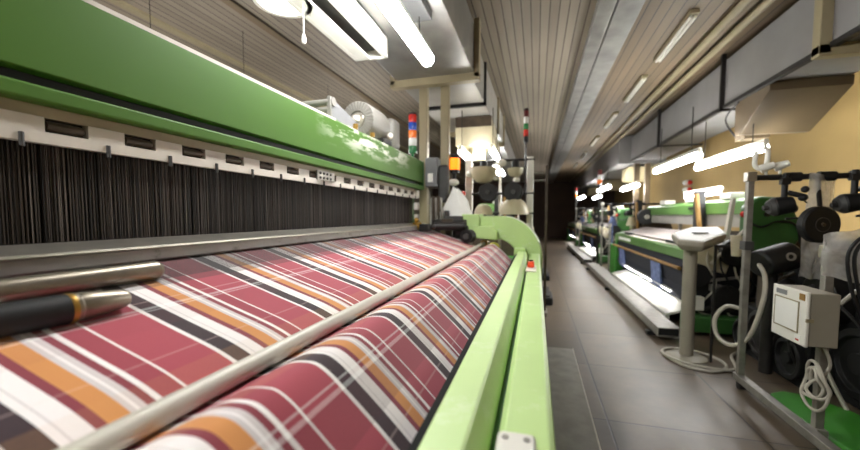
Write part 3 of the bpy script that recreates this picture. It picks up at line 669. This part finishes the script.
# cable rail along the right side of the aisle
def floor_rail(y0, y1, lab):
    t = thing('floor_rail', (1.44, (y0+y1)/2, 0), lab, 'rail', 'metal floor rails along the aisle')
    m = MB(); m.box(1.33, 1.56, y0, y1, .145, .155).box(1.33, 1.34, y0, y1, .05, .145).box(1.55, 1.56, y0, y1, .05, .145).box(1.33, 1.56, y0, y1, .05, .06)
    m.build('channel', 'steel_dull', t, .002)
    MB().box(1.345, 1.545, y0+.03, y0+.05, .062, .143).build('open_end_shade', 'black', t)  # black plate put in for the shaded inside of the open end
    n = max(2, int((y1-y0)/1.6))
    for k in range(n):
        y = y0+.25+k*(y1-y0-.5)/(n-1)
        MB().box(1.28, 1.42, y-.05, y+.05, 0, .05).build('foot', 'black', t, .008)
floor_rail(4.62, 10.6, 'long grey metal floor rail beside the aisle, near one')
floor_rail(11.4, 17, 'long grey metal floor rail beside the aisle, far one')

# operator panel on a pedestal
t = thing('control_pedestal', (1.45, 4.2, 0), 'white operator panel on a cream pedestal beside the aisle', 'control panel')
MB().lathe([(0, 0), (.17, 0), (.175, .012), (.16, .02), (.06, .035), (0, .035)], (1.45, 4.15, 0), n=36).build('base', 'panel_grey', t)
MB().cyl((1.45, 4.15, .03), (1.45, 4.15, 1.12), .058, n=24).build('post', 'panel_grey', t)
mb = MB()
pts = [(1.28, 3.98), (1.45, 3.86), (1.78, 4.25), (1.86, 4.6), (1.6, 4.62), (1.33, 4.3)]
low = [(1.32, 4.0), (1.45, 3.91), (1.74, 4.26), (1.80, 4.56), (1.6, 4.58), (1.36, 4.29)]
tilt = lambda x, y: 1.165+.15*(y-3.9)+.03*(x-1.3)
A = [mb.bm.verts.new((x, y, tilt(x, y))) for x, y in pts]; Bv = [mb.bm.verts.new((x, y, tilt(x, y)-.05)) for x, y in pts]; Cv = [mb.bm.verts.new((x, y, tilt(x, y)-.10)) for x, y in low]
mb.bm.faces.new(A); mb.bm.faces.new(Cv[::-1])
for P_, Q_ in ((A, Bv), (Bv, Cv)):
    for i in range(6): mb.bm.faces.new((P_[i], Q_[i], Q_[(i+1) % 6], P_[(i+1) % 6]))
mb.build('panel_head', 'panel_grey', t, .012)
mb = MB(); tp_ = [(1.31, 4.01), (1.45, 3.91), (1.76, 4.26), (1.83, 4.57), (1.61, 4.59), (1.36, 4.3)]
U = [mb.bm.verts.new((x, y, tilt(x, y)+.004)) for x, y in tp_]; D = [mb.bm.verts.new((x, y, tilt(x, y)+.0005)) for x, y in tp_]
mb.bm.faces.new(U); mb.bm.faces.new(D[::-1])
for i in range(6): mb.bm.faces.new((U[i], D[i], D[(i+1) % 6], U[(i+1) % 6]))
mb.build('panel_top', 'paper', t)
MB().prism([(1.5, tilt(1.5, 4.25)+.004), (1.62, tilt(1.62, 4.25)+.004), (1.62, tilt(1.62, 4.3)+.006), (1.5, tilt(1.5, 4.3)+.006)], 4.22, 4.36).build('keypad', 'greyd', t)
o = MB().tube([(1.28, 4.02, .015), (1.36, 3.86, .012), (1.56, 3.80, .012), (1.72, 3.98, .012), (1.70, 4.2, .012), (1.55, 4.36, .012), (1.34, 4.34, .012), (1.26, 4.2, .012), (1.3, 3.98, .03), (1.48, 3.84, .03), (1.75, 3.9, .015), (1.9, 4.3, .015), (2.2, 4.6, .015)], .014).build('cable', 'cable')
tag(o, 'pale cable coiled on the floor around the pedestal base', 'cable')

# ------------------------------------------------------------------ right hand looms
R0 = (1.75, 5.2, 0); L = 4.15
lr = thing('power_loom', R0, 'green loom with dark blue cloth on the right of the aisle, nearest one', 'loom', 'looms along the right side of the aisle')
def B(x0, x1, y0, y1, z0, z1): return MB().box(R0[0]+x0, R0[0]+x1, R0[1]+y0, R0[1]+y1, z0, z1)
X, Y = R0[0], R0[1]
b2 = MB().prism([(X, .86), (X, .98), (X+.03, 1.02), (X+.22, 1.04), (X+.22, .86)], Y, Y+L).build('breast_beam', 'green', lr, .01)
MB().prism([(X+.02, 1.012), (X+.04, 1.028), (X+.2, 1.05), (X+.2, 1.04)], Y+.3, Y+L-.9).build('beam_top_plate', 'offwhite', b2)
for y in (Y+.35, Y+2.9): MB().box(X+.03, X+.16, y, y+.45, 1.03, 1.065).build('switch_panel', 'black', b2, .008)
MB().box(X-.004, X+.001, Y+2.7, Y+3.7, .90, .955).build('name_strip', 'paper', b2)
MB().cyl((X-.03, Y+.05, .75), (X-.03, Y+L-.05, .75), .022).build('guide_rod', 'gold', lr)
MB().cyl((X+.22, Y+.12, .42), (X+.22, Y+L-.12, .42), .17, n=28).build('cloth_roll', 'navy', lr)
MB().prism([(X+.05, .86), (X+.06, .86), (X+.03, .72), (X+.02, .72)], Y+.15, Y+L-.15).prism([(X+.02, .72), (X+.03, .72), (X+.09, .46), (X+.08, .46)], Y+.15, Y+L-.15).build('hanging_web', 'navy', lr)
for y in (Y+.9, Y+3.2): MB().prism([(X-.005, .70), (X+.012, .70), (X+.045, .40), (X+.02, .34)], y, y+.45).build('cloth_strip', 'bluecloth', lr)
for y in (Y, Y+L): MB().prism([(X+.0, 0), (X+.1, 0), (X+.14, .86), (X+.02, .86)], y-.06, y+.06).build('leg', 'green_bright', lr, .01)
for y in (Y-.05, Y+L+.05):
    m = MB()
    m.prism([(X+.2, .1), (X+.15, 1.0), (X+.5, 1.12), (X+.7, 1.3), (X+1.1, 1.3), (X+1.25, .9), (X+1.25, .1)], y-.04, y+.04)
    m.build('side_frame', 'brown', lr, .02)
for y in (Y-.1,):
    MB().prism([(X+.0, 1.0), (X+.02, 1.1), (X+.25, 1.05), (X+.42, .86), (X+.38, .72), (X+.1, .80)], y-.06, y+.0).build('gear_cover', 'cream', lr, .02)
    for (gx, gz, gr_, gm) in ((.08, .71, .13, 'black'), (.45, .98, .16, 'black'), (.78, .75, .19, 'black'), (.38, .45, .15, 'dark')):
        MB().cyl((X+gx, y-.14, gz), (X+gx, y-.05, gz), gr_, n=28).build('pulley', gm, lr, .008)
    MB().box(X+.02, X+.14, y-.16, y-.06, .30, .46).build('motor_box', 'white', lr, .01)
    MB().box(X-.0, X+.75, y-.2, y+.0, .05, .24).build('drive_base', 'green_dark', lr, .02)
    MB().box(X+.1, X+1.2, y-.03, y+.03, .1, .95).build('drive_plate', 'black', lr)
MB().prism([(X+.5, 1.1), (X+.5, 1.5), (X+.62, 1.62), (X+.9, 1.6), (X+1.05, 1.2), (X+.85, .85), (X+.6, .85)], Y-.24, Y-.1).build('end_case', 'green_dark', lr, .03)
MB().box(X+.22, X+.62, Y+.1, Y+L-.1, 1.0, 1.06).build('shed_base', 'brown', lr)
MB().prism([(X+.25, 1.055), (X+.25, 1.07), (X+.58, 1.16), (X+.58, 1.06)], Y+.1, Y+L-.1).build('reed_cover', 'dark', lr)
tb2 = MB().prism([(X+.62, 1.42), (X+.62, 1.58), (X+.66, 1.62), (X+.95, 1.62), (X+.95, 1.42)], Y+.05, Y+L-.05).build('top_beam', 'green', lr, .01)
MB().box(X+.64, X+.9, Y+.1, Y+L-.1, 1.26, 1.42).build('beam_skirt', 'duct_pale', tb2)
MB().box(X+.6, X+.62, Y+1.4, Y+1.7, 1.5, 1.54).build('badge', 'black', tb2)
MB().cyl((X+.55, Y+L-.35, 1.38), (X+.55, Y+L-.2, 1.38), .17, n=28).build('end_disc', 'black', lr, .01)
MB().cyl((X+.55, Y+L-.38, 1.38), (X+.55, Y+L-.34, 1.38), .05, n=16).build('end_hub', 'steel', lr)
for y in (Y+1.0, Y+L+.2):
    MB().prism([(y-.22, 1.05), (y-.14, 1.05), (y+.07, 1.72), (y-.01, 1.72)], X+.45, X+.49, 'X').build('lever', 'gold', lr, .006)
    MB().prism([(y+.05, 1.15), (y+.2, 1.15), (y+.24, 1.76), (y+.12, 1.76)], X+.50, X+.62, 'X').build('lever_guard', 'black', lr, .01)
MB().prism([(Y+.0, 1.1), (Y+.08, 1.1), (Y-.06, 1.6), (Y-.12, 1.6)], X+.42, X+.46, 'X').build('support_strut', 'offwhite', lr, .005)
for yy in (Y+.4, Y+1.6, Y+2.9):
    MB().box(X+.62, X+.8, yy, yy+.3, 1.621, 1.70).build('lamp_bracket', 'white', lr, .01)
MB().ball((X+.5, Y-.2, 1.42), .035).cyl((X+.5, Y-.2, 1.42), (X+.55, Y-.12, 1.42), .02).build('stop_button', 'red', lr)
il = MB().box(X+.01, X+.06, Y+.5, Y+3.4, .385, .40).build('lamp_housing', 'white', lr)
MB().cyl((X+.035, Y+.55, .37), (X+.035, Y+3.35, .37), .005, n=10).build('inspection_tube', 'tube', il)
for (ax, az, bx, bz, rr, mm) in ((.0, .62, .5, .70, .018, 'steel_dull'), (.1, .30, .85, .52, .025, 'dark'), (.3, 1.02, .75, 1.22, .02, 'steel_dull'), (.55, .5, .62, 1.1, .03, 'brown'), (.9, .3, .8, 1.0, .03, 'dark'), (.2, .85, .52, 1.25, .015, 'offwhite')):
    MB().cyl((X+ax, Y-.22, az), (X+bx, Y-.2, bz), rr, n=12).build('linkage_rod', mm, lr)
for (ax, az, ww, hh, mm) in ((.22, .52, .12, .08, 'steel_dull'), (.52, .66, .10, .14, 'greyd'), (.68, .98, .14, .1, 'brown'), (.25, .28, .18, .1, 'dark'), (.62, .3, .16, .16, 'greyd')):
    MB().box(X+ax, X+ax+ww, Y-.2, Y-.1, az, az+hh).build('linkage_block', mm, lr, .01)
for k in range(4):
    MB().tube([(X+.2+.12*k, Y-.14, 1.0), (X+.15+.14*k, Y-.25, .85-.05*k), (X+.25+.12*k, Y-.24, .6), (X+.1+.15*k, Y-.18, .3), (X+.3+.1*k, Y-.16, .22)], .010, n=6).build('drive_hose', 'black' if k % 2 else 'cable', lr)
MB().tube([(X+.5, Y-.26, 1.35), (X+.62, Y-.3, 1.28), (X+.78, Y-.28, 1.34), (X+.95, Y-.26, 1.30), (X+1.0, Y-.26, 1.1)], .012, n=6).build('drive_hose', 'black', lr)
MB().cyl((X+.92, Y-.25, 1.48), (X+.92, Y-.2, 1.48), .05).cyl((X+.7, Y-.25, 1.42), (X+.7, Y-.2, 1.42), .03).build('case_bolt', 'dark', lr)
MB().box(X+.02, X+.5, Y+L+.15, Y+L+.75, 0, .72).build('green_cabinet', 'green_bright', lr, .02)
MB().box(X+.7, X+1.9, Y+.2, Y+L-.2, .05, 1.0).build('warp_section', 'dark', lr, .03)
MB().cyl((X+1.7, Y+.1, .75), (X+1.7, Y+L-.1, .75), .38, n=28).build('warp_beam', 'dark', lr)
dup(lr, (0, 6.8, 0), 'green loom on the right of the aisle, second from the viewer')
dup(lr, (0, 13.2, 0), 'green loom on the right of the aisle, farthest from the viewer')
lb = dup(lr, (0, 0, 0), 'dark green loom half hidden behind the left yarn stand', rz=PI); lb.location = (-.05, 6.6+L, 0)
def loom_cloth(dy, lab):
    o = MB().prism([(X+.06, 1.052), (X+.06, 1.058), (X+.26, 1.078), (X+.57, 1.165), (X+.57, 1.159), (X+.26, 1.072)], Y+.25+dy, Y+L-.25+dy).build('woven_cloth', 'palecloth')
    tag(o, lab, 'cloth', 'pale cloths on the right looms')
loom_cloth(0, 'pale cloth being woven on the nearest right loom')
loom_cloth(6.8, 'pale cloth being woven on the second right loom')
loom_cloth(13.2, 'pale cloth being woven on the farthest right loom')
def tray(y0, y1, lab):
    o = MB().prism([(1.62, .12), (1.62, .15), (2.0, .27), (2.0, .24)], y0, y1).box(1.64, 1.68, y0+.05, y0+.1, 0, .13).box(1.64, 1.68, y1-.1, y1-.05, 0, .13).box(1.9, 1.95, y0+.05, y0+.1, 0, .23).box(1.9, 1.95, y1-.1, y1-.05, 0, .23).build('drip_tray', 'white')
    tag(o, lab, 'tray', 'white trays under the right looms')
tray(5.35, 8.9, 'white sloping tray lit up under the nearest right loom')
tray(12.2, 15.8, 'white sloping tray under the second right loom')

# ------------------------------------------------------------------ feeder frames by the right looms
def feeder_frame(dx, dy, lab, detail=True):
    t = thing('yarn_rack', (1.62+dx, 3.1+dy, 0), lab, 'yarn stand', 'steel yarn frames on the right')
    x = 1.62+dx
    for y, h, q in ((3.53, 1.74, 0), (2.76, 1.22, .055)):
        MB().box(x+q-.022, x+q+.022, y+dy-.022, y+dy+.022, .10, h).build('post', 'steel_dull', t, .004)
        MB().box(x+q-.032, x+q+.032, y+dy-.03, y+dy+.03, h-.07, h+.005).build('post_cap', 'steel', t, .004)
    MB().box(x-.03, x+.03, 2.2+dy, 3.58+dy, .055, .11).box(x+.03, x+.09, 2.72+dy, 2.80+dy, .055, .11).build('floor_bar', 'steel_dull', t, .004)
    for y in (3.5, 2.35): MB().cyl((x-.025, y+dy, .03), (x+.025, y+dy, .03), .03).build('caster', 'black', t)
    MB().cyl((x-.02, 3.53+dy, 1.70), (x+1.77, 3.53+dy, 1.70), .022).build('top_bar', 'dark', t)
    for k in (.22, .43, .62, .86): MB().cyl((x+k, 3.53+dy, 1.70), (x+k+.1, 3.53+dy, 1.70), .036).build('bar_clamp', 'black', t)
    MB().box(x-.03, x+.03, 3.49+dy, 3.57+dy, 1.13, 1.2).build('collar', 'greyd', t)
    MB().box(x+1.72, x+1.78, 3.5+dy, 3.56+dy, 0, 1.72).build('rear_post', 'steel_dull', t)
    return t
fr = feeder_frame(0, 0, 'steel yarn frame with a floor bar at the right front')
dup(fr, (.0, 6.8, 0), 'steel yarn frame before the second right loom')
dup(fr, (.0, 13.2, 0), 'steel yarn frame before the farthest right loom')

# black feeder cluster hanging from the top bar
def feeder(x, y, z, lab, grp):
    t = thing('yarn_feeder', (x, y, z-.2), lab, 'yarn feeder', grp)
    MB().cyl((x, y, z), (x, y, z+.2), .02).build('hanger', 'black', t)
    MB().cyl((x-.06, y, z-.05), (x+.05, y-.03, z-.03), .075, .06, 24).build('body', 'black', t, .012)
    MB().cyl((x-.1, y, z-.055), (x-.06, y, z-.05), .05, .075, 20).cyl((x-.13, y, z-.06), (x-.1, y, z-.055), .02).build('nose', 'greyd', t, .004)
    MB().cyl((x+.02, y, z+.06), (x+.10, y-.03, z+.03), .02).ball((x+.11, y-.03, z+.08), .026).ball((x+.10, y-.03, z+.02), .03).build('head', 'black', t)
    MB().cyl((x+.1, y-.04, z), (x+.165, y-.04, z-.07), .006).cyl((x+.165, y-.06, z-.08), (x+.165, y-.03, z-.08), .03).build('guide_wheel', 'dark', t)
    MB().cyl((x-.0, y-.03, z-.14), (x+.16, y-.06, z-.13), .009).build('tension_arm', 'dark', t)
    MB().box(x-.03, x+.03, y-.02, y+.02, z+.12, z+.17).build('clamp', 'dark', t, .004)
    return t
gf = 'black yarn feeders on the right frames'
f0 = feeder(1.83, 3.5, 1.52, 'black yarn feeder below the top bar of the near right frame', gf)
for k in range(4):
    pass
f1 = dup(f0, (.42, .0, .02), 'black yarn feeder behind the clear plastic bag, at the right edge')
for dy, nm in ((6.8, 'second'), (13.2, 'farthest')):
    dup(f0, (0, dy, 0), 'black yarn feeder on the left of the %s frame' % nm)
    dup(f0, (.42, dy, .0), 'black yarn feeder on the right of the %s frame' % nm)
for dy, nm in ((6.8, 'second'), (13.2, 'farthest')):
    for k in range(2):
        o = MB().lathe([(0, 0), (.11, 0), (.05, .22), (0, .22)], (1.85+.42*k, 3.45+dy, 1.16)).cyl((1.85+.42*k, 3.45+dy, 0), (1.85+.42*k, 3.45+dy, 1.16), .02).build('yarn_cone', 'yarn' if k else 'bluecloth')
        tag(o, '%s yarn cone on a thin rod at the %s frame' % ('cream' if k else 'blue and white', nm), 'yarn cone', 'yarn cones')
for x, z, lab in ((1.72, 1.745, 'small white spool on the top bar, nearest the steel post'), (1.81, 1.755, 'small white spool on the top bar, right of its twin')):
    o = MB().cyl((x-.04, 3.53, z+.02), (x+.04, 3.50, z+.05), .034, .024).cyl((x, 3.53, z-.03), (x, 3.53, z+.03), .01).build('white_spool', 'white', bevel=.004); tag(o, lab, 'spool', 'white spools')
o = MB().tube([(1.66, 3.55, 1.91), (1.655, 3.55, 1.80), (1.70, 3.54, 1.765), (1.725, 3.54, 1.80), (1.73, 3.54, 1.91), (1.70, 3.54, 1.93)], .017).build('white_hook', 'white'); tag(o, 'white bent plastic hook on top of the steel post', 'hook')
# large black disc
t = thing('feeder_disc', (1.9, 3.2, 1.22), 'large black round disc at right in front of the plastic bag', 'yarn feeder', 'black feeder discs')
MB().lathe([(0, 0), (.116, 0), (.128, .01), (.128, .05), (0, .05)], (1.9, 3.2, 1.34), (-.22, .97, 0), 36).build('disc', 'black', t)
MB().lathe([(.045, -.003), (.05, -.003), (.05, .001), (.045, .001)], (1.9, 3.2, 1.34), (-.22, .97, 0), 28).build('ring', 'greyd', t)
MB().lathe([(0, -.012), (.012, -.012), (.014, 0), (0, 0)], (1.9, 3.2, 1.34), (-.22, .97, 0), 14).build('hub', 'brown', t)
MB().cyl((1.92, 3.25, 1.34), (2.05, 3.53, 1.66), .014).build('arm', 'dark', t)
# dark motor drum behind the post
t = thing('motor_drum', (2.0, 3.9, .88), 'black motor drum behind the near steel post', 'motor')
MB().cyl((1.86, 3.85, .98), (2.14, 3.95, 1.06), .12, n=28).build('drum', 'black', t, .02)
MB().lathe([(.02, 0), (.035, 0), (.035, .01), (.02, .01)], (2.05, 3.79, 1.06), (0, -1, .1), 18).build('ring', 'steel_dull', t)
MB().cyl((2.0, 3.95, 0), (2.0, 3.95, .95), .05).build('stand', 'dark', t)
# cream beaker on the loom corner
t = thing('cream_beaker', (1.76, 4.05, 1.05), 'cream cone shaped beaker by the near steel post', 'beaker')
MB().lathe([(0, 0), (.035, 0), (.05, .19), (.044, .19), (.03, .015), (0, .012)], (1.78, 4.05, 1.03), n=24).build('cup', 'cream', t)
MB().box(1.62, 1.80, 4.07, 4.09, 1.10, 1.13).cyl((1.63, 4.08, .0), (1.63, 4.08, 1.12), .012).build('holder', 'dark', t)

# clear plastic bags
def film(pts_top, pts_bot, y, lab, cat, curve=.03):
    m = MB(); nz_, nx = 10, 10; g = []
    for i in range(nz_+1):
        row = []
        for j in range(nx+1):
            u, v = j/nx, i/nz_
            p = Vector(pts_top[0]).lerp(Vector(pts_top[1]), u).lerp(Vector(pts_bot[0]).lerp(Vector(pts_bot[1]), u), v)
            row.append((p.x, p.y, p.z, u, v))
        g.append(row)
    def sheet(s):
        G = [[m.bm.verts.new((x+.006*math.sin(9*v+3*u), y-s*curve*math.sin(PI*u)*math.sin(PI*min(v*1.2+.1, 1))+.008*math.sin(13*u+7*v*s), z+.006*math.sin(11*u))) for (x, y, z, u, v) in row] for row in g]
        for i in range(nz_):
            for j in range(nx): m.bm.faces.new((G[i][j], G[i][j+1], G[i+1][j+1], G[i+1][j]))
    sheet(1); sheet(-1)
    o = m.build('plastic_bag', 'film'); tag(o, lab, 'plastic bag', 'clear plastic bags'); return o
film([(1.95, 3.45, 1.72), (2.2, 3.6, 1.70)], [(1.92, 3.45, .94), (2.15, 3.55, .90)], 3.5, 'tall milky plastic bag hanging from the dark top bar', 'bag', .05)
film([(1.62, 2.72, 1.29), (1.98, 2.78, 1.36)], [(1.61, 2.70, 1.05), (1.98, 2.74, .98)], 2.7, 'milky plastic bag above the white cabinet with black cables over it', 'bag', .05)

# white electric cabinet
t = thing('electric_cabinet', (1.58, 2.77, .645), 'cream white electric cabinet mounted on the right front frame post', 'cabinet')
MB().box(1.515, 1.652, 2.605, 2.915, .648, .958).build('case', 'panel_grey', t, .006)
dr = MB().box(1.497, 1.513, 2.60, 2.92, .643, .963).build('door', 'white', t, .005)
MB().box(1.4935, 1.497, 2.67, 2.885, .715, .89).build('door_window', 'paper', dr, .002, label='white paper panel in a grey outline')
m = MB()
for a in ((2.663, 2.892, .89, .897), (2.663, 2.892, .708, .715), (2.663, 2.67, .708, .897), (2.885, 2.892, .708, .897)): m.box(1.4925, 1.497, *a)
m.build('window_frame', 'beige', dr)
MB().box(1.494, 1.497, 2.78, 2.88, .913, .942).build('name_plate', 'grey', dr)
MB().box(1.494, 1.497, 2.62, 2.665, .91, .948).build('lock', 'gold', dr)
MB().box(1.4945, 1.497, 2.64, 2.69, .655, .70).build('sticker', 'paper', dr)
MB().box(1.494, 1.4965, 2.65, 2.68, .665, .675).build('sticker_mark', 'red', dr)
MB().box(1.495, 1.53, 2.597, 2.605, .79, .81).build('hinge', 'beige', t)
MB().box(1.65, 1.66, 2.70, 2.82, .75, .88).build('mounting_plate', 'steel_dull', t)
# cables by the cabinet
def loop(name, pts, r, lab, m='cable', cat='cable', grp=None):
    o = MB().tube(pts, r).build(name, m); tag(o, lab, cat, grp); return o
pts = []
for k in range(30):
    a = k*PI/5; pts.append((1.60-.03*(k % 5)/5, 2.66+(.08+.03*math.sin(k*.45))*math.cos(a), .41+(.11+.04*math.cos(k*.37))*math.sin(a)))
pts += [(1.64, 2.64, .52), (1.63, 2.68, .645)]
loop('cable_coil', pts, .0085, 'grey cable coil hanging below the white cabinet')
loop('hose', [(1.85, 3.82, .98), (1.76, 3.55, .92), (1.71, 3.45, .75), (1.66, 3.5, .45), (1.58, 3.58, .33), (1.53, 3.72, .36), (1.53, 3.78, .5), (1.60, 3.75, .62), (1.72, 3.7, .6)], .017, 'grey hose looping around the near steel post')
for k, lab in enumerate(('black cable draped over the plastic bag, left strand', 'black cable draped over the plastic bag, right strand')):
    d = .03*k
    loop('black_cable', [(1.95+d, 2.66, 1.36), (1.78+d, 2.62, 1.32), (1.68+d, 2.62, 1.2), (1.70+d, 2.62, 1.0), (1.76+d, 2.62, .8), (1.79+d, 2.62, .55), (1.78+d, 2.60, .3), (1.86+d, 2.5, .04)], .009, lab, 'black', 'cable', 'black cables over the plastic bag')
loop('black_cable', [(1.86, 3.12, .9), (1.95, 2.9, .7), (1.86, 2.75, .55), (1.92, 2.7, .35), (2.0, 2.6, .25)], .011, 'black cable hanging right of the cabinet by the pale post', 'black', 'cable')
# green base plate of the machine beyond the frame
t = thing('machine_base', (1.9, 3.0, 0), 'bright green rounded machine base on the floor at bottom right', 'machine base')
MB().prism([(1.70, 3.1), (1.70, 3.26), (1.74, 3.36), (1.84, 3.42), (1.96, 3.40), (2.12, 3.2), (2.2, 2.9), (2.2, 2.3), (1.80, 2.3), (1.74, 2.7)], .0, .055, 'Z').build('plate', 'green_bright', t, .015)
MB().box(1.96, 2.04, 2.62, 2.70, .05, 1.0).build('post', 'cream', t, .006)
MB().box(2.06, 2.17, 2.5, 3.0, .05, .9).build('case', 'black', t, .01)
t = thing('drive_cabinet', (2.6, 3.6, 0), 'dark machine drive behind the white cabinet and bags', 'machine')
MB().box(2.25, 3.3, 2.9, 4.7, 0, 1.05).build('body', 'void_black', t, .03)
MB().box(2.07, 2.25, 3.55, 4.6, 0, .5).build('step', 'void_black', t, .02)
for y, z, r_, mm in ((3.72, .22, .17, 'black'), (4.12, .30, .22, 'dark'), (4.45, .2, .15, 'black'), (3.3, .35, .25, 'black'), (3.15, .8, .14, 'dark')):
    x_ = 2.07 if y > 3.5 else 2.25
    MB().lathe([(0, 0), (r_*.3, 0), (r_*.3, .03), (r_*.75, .03), (r_*.8, 0), (r_, .005), (r_, .055), (0, .055)], (x_-.055, y, z), (1, 0, 0), 28).build('belt_wheel', mm, t, .004)
for k in range(3):
    MB().tube([(2.2, 3.3+.35*k, .9), (2.03, 3.25+.4*k, .75), (2.02, 3.4+.3*k, .55), (2.03, 3.3+.38*k, .3), (2.1, 3.2+.4*k, .05)], .014, n=6).build('drive_hose', ('cable', 'black', 'brown')[k], t)
for y, z, r in ((3.6, .75, .2), (4.2, .6, .24)): MB().cyl((2.13, y, z), (2.25, y, z), r, n=28).build('wheel', 'dark', t, .01)
MB().box(2.1, 2.25, 4.25, 4.35, .5, .95).build('bracket', 'brown', t)

# warning lamps on the yellow wall and far towers
for z, lab in ((2.43, 'upper white and red warning lamp by the yellow wall'), (2.21, 'lower white and red warning lamp by the yellow wall')):
    t = thing('wall_lamp', (4.5, 13.37, z-.08), lab, 'lamp', 'warning lamps by the yellow wall')
    MB().ball((4.45, 13.3, z), .1, sc=(1, 1, .8)).build('globe', 'white_lens', t)
    MB().ball((4.52, 13.22, z), .07).build('red_lens', 'red', t)
    MB().box(4.48, 4.6, 13.25, 13.4, z-.08, z+.08).build('bracket', 'grey', t)
tower(1.62, 10.9, 0, 2.62, 2.25, .06, ['orange_off', 'white_lens', 'redd'], 'signal light with white and dark red lenses over the second right loom')
tower(1.62, 17.0, 0, 2.6, 2.2, .06, ['orange_off', 'white_lens', 'red'], 'signal light above the farthest right loom')

# ------------------------------------------------------------------ camera
cam = bpy.data.cameras.new('camera'); co = bpy.data.objects.new('camera', cam); COL.objects.link(co)
cam.sensor_width = 36; cam.sensor_fit = 'HORIZONTAL'; cam.lens = 370/860*36
cam.shift_y = 13.6/860; cam.clip_start = .02; cam.clip_end = 100
co.location = (0, 0, 1.4); co.rotation_euler = (math.radians(90-3.5), 0, math.radians(16))
cam.dof.use_dof = True; cam.dof.focus_distance = 1.5; cam.dof.aperture_fstop = 1.5
sc.camera = co
w = bpy.data.worlds.new('world'); sc.world = w; w.use_nodes = True
w.node_tree.nodes['Background'].inputs[0].default_value = (.9, .95, 1, 1); w.node_tree.nodes['Background'].inputs[1].default_value = .05
vs = sc.view_settings; vs.view_transform = 'Standard'; vs.look = 'None'; vs.gamma = 1; vs.use_curve_mapping = False; vs.exposure = 1.45
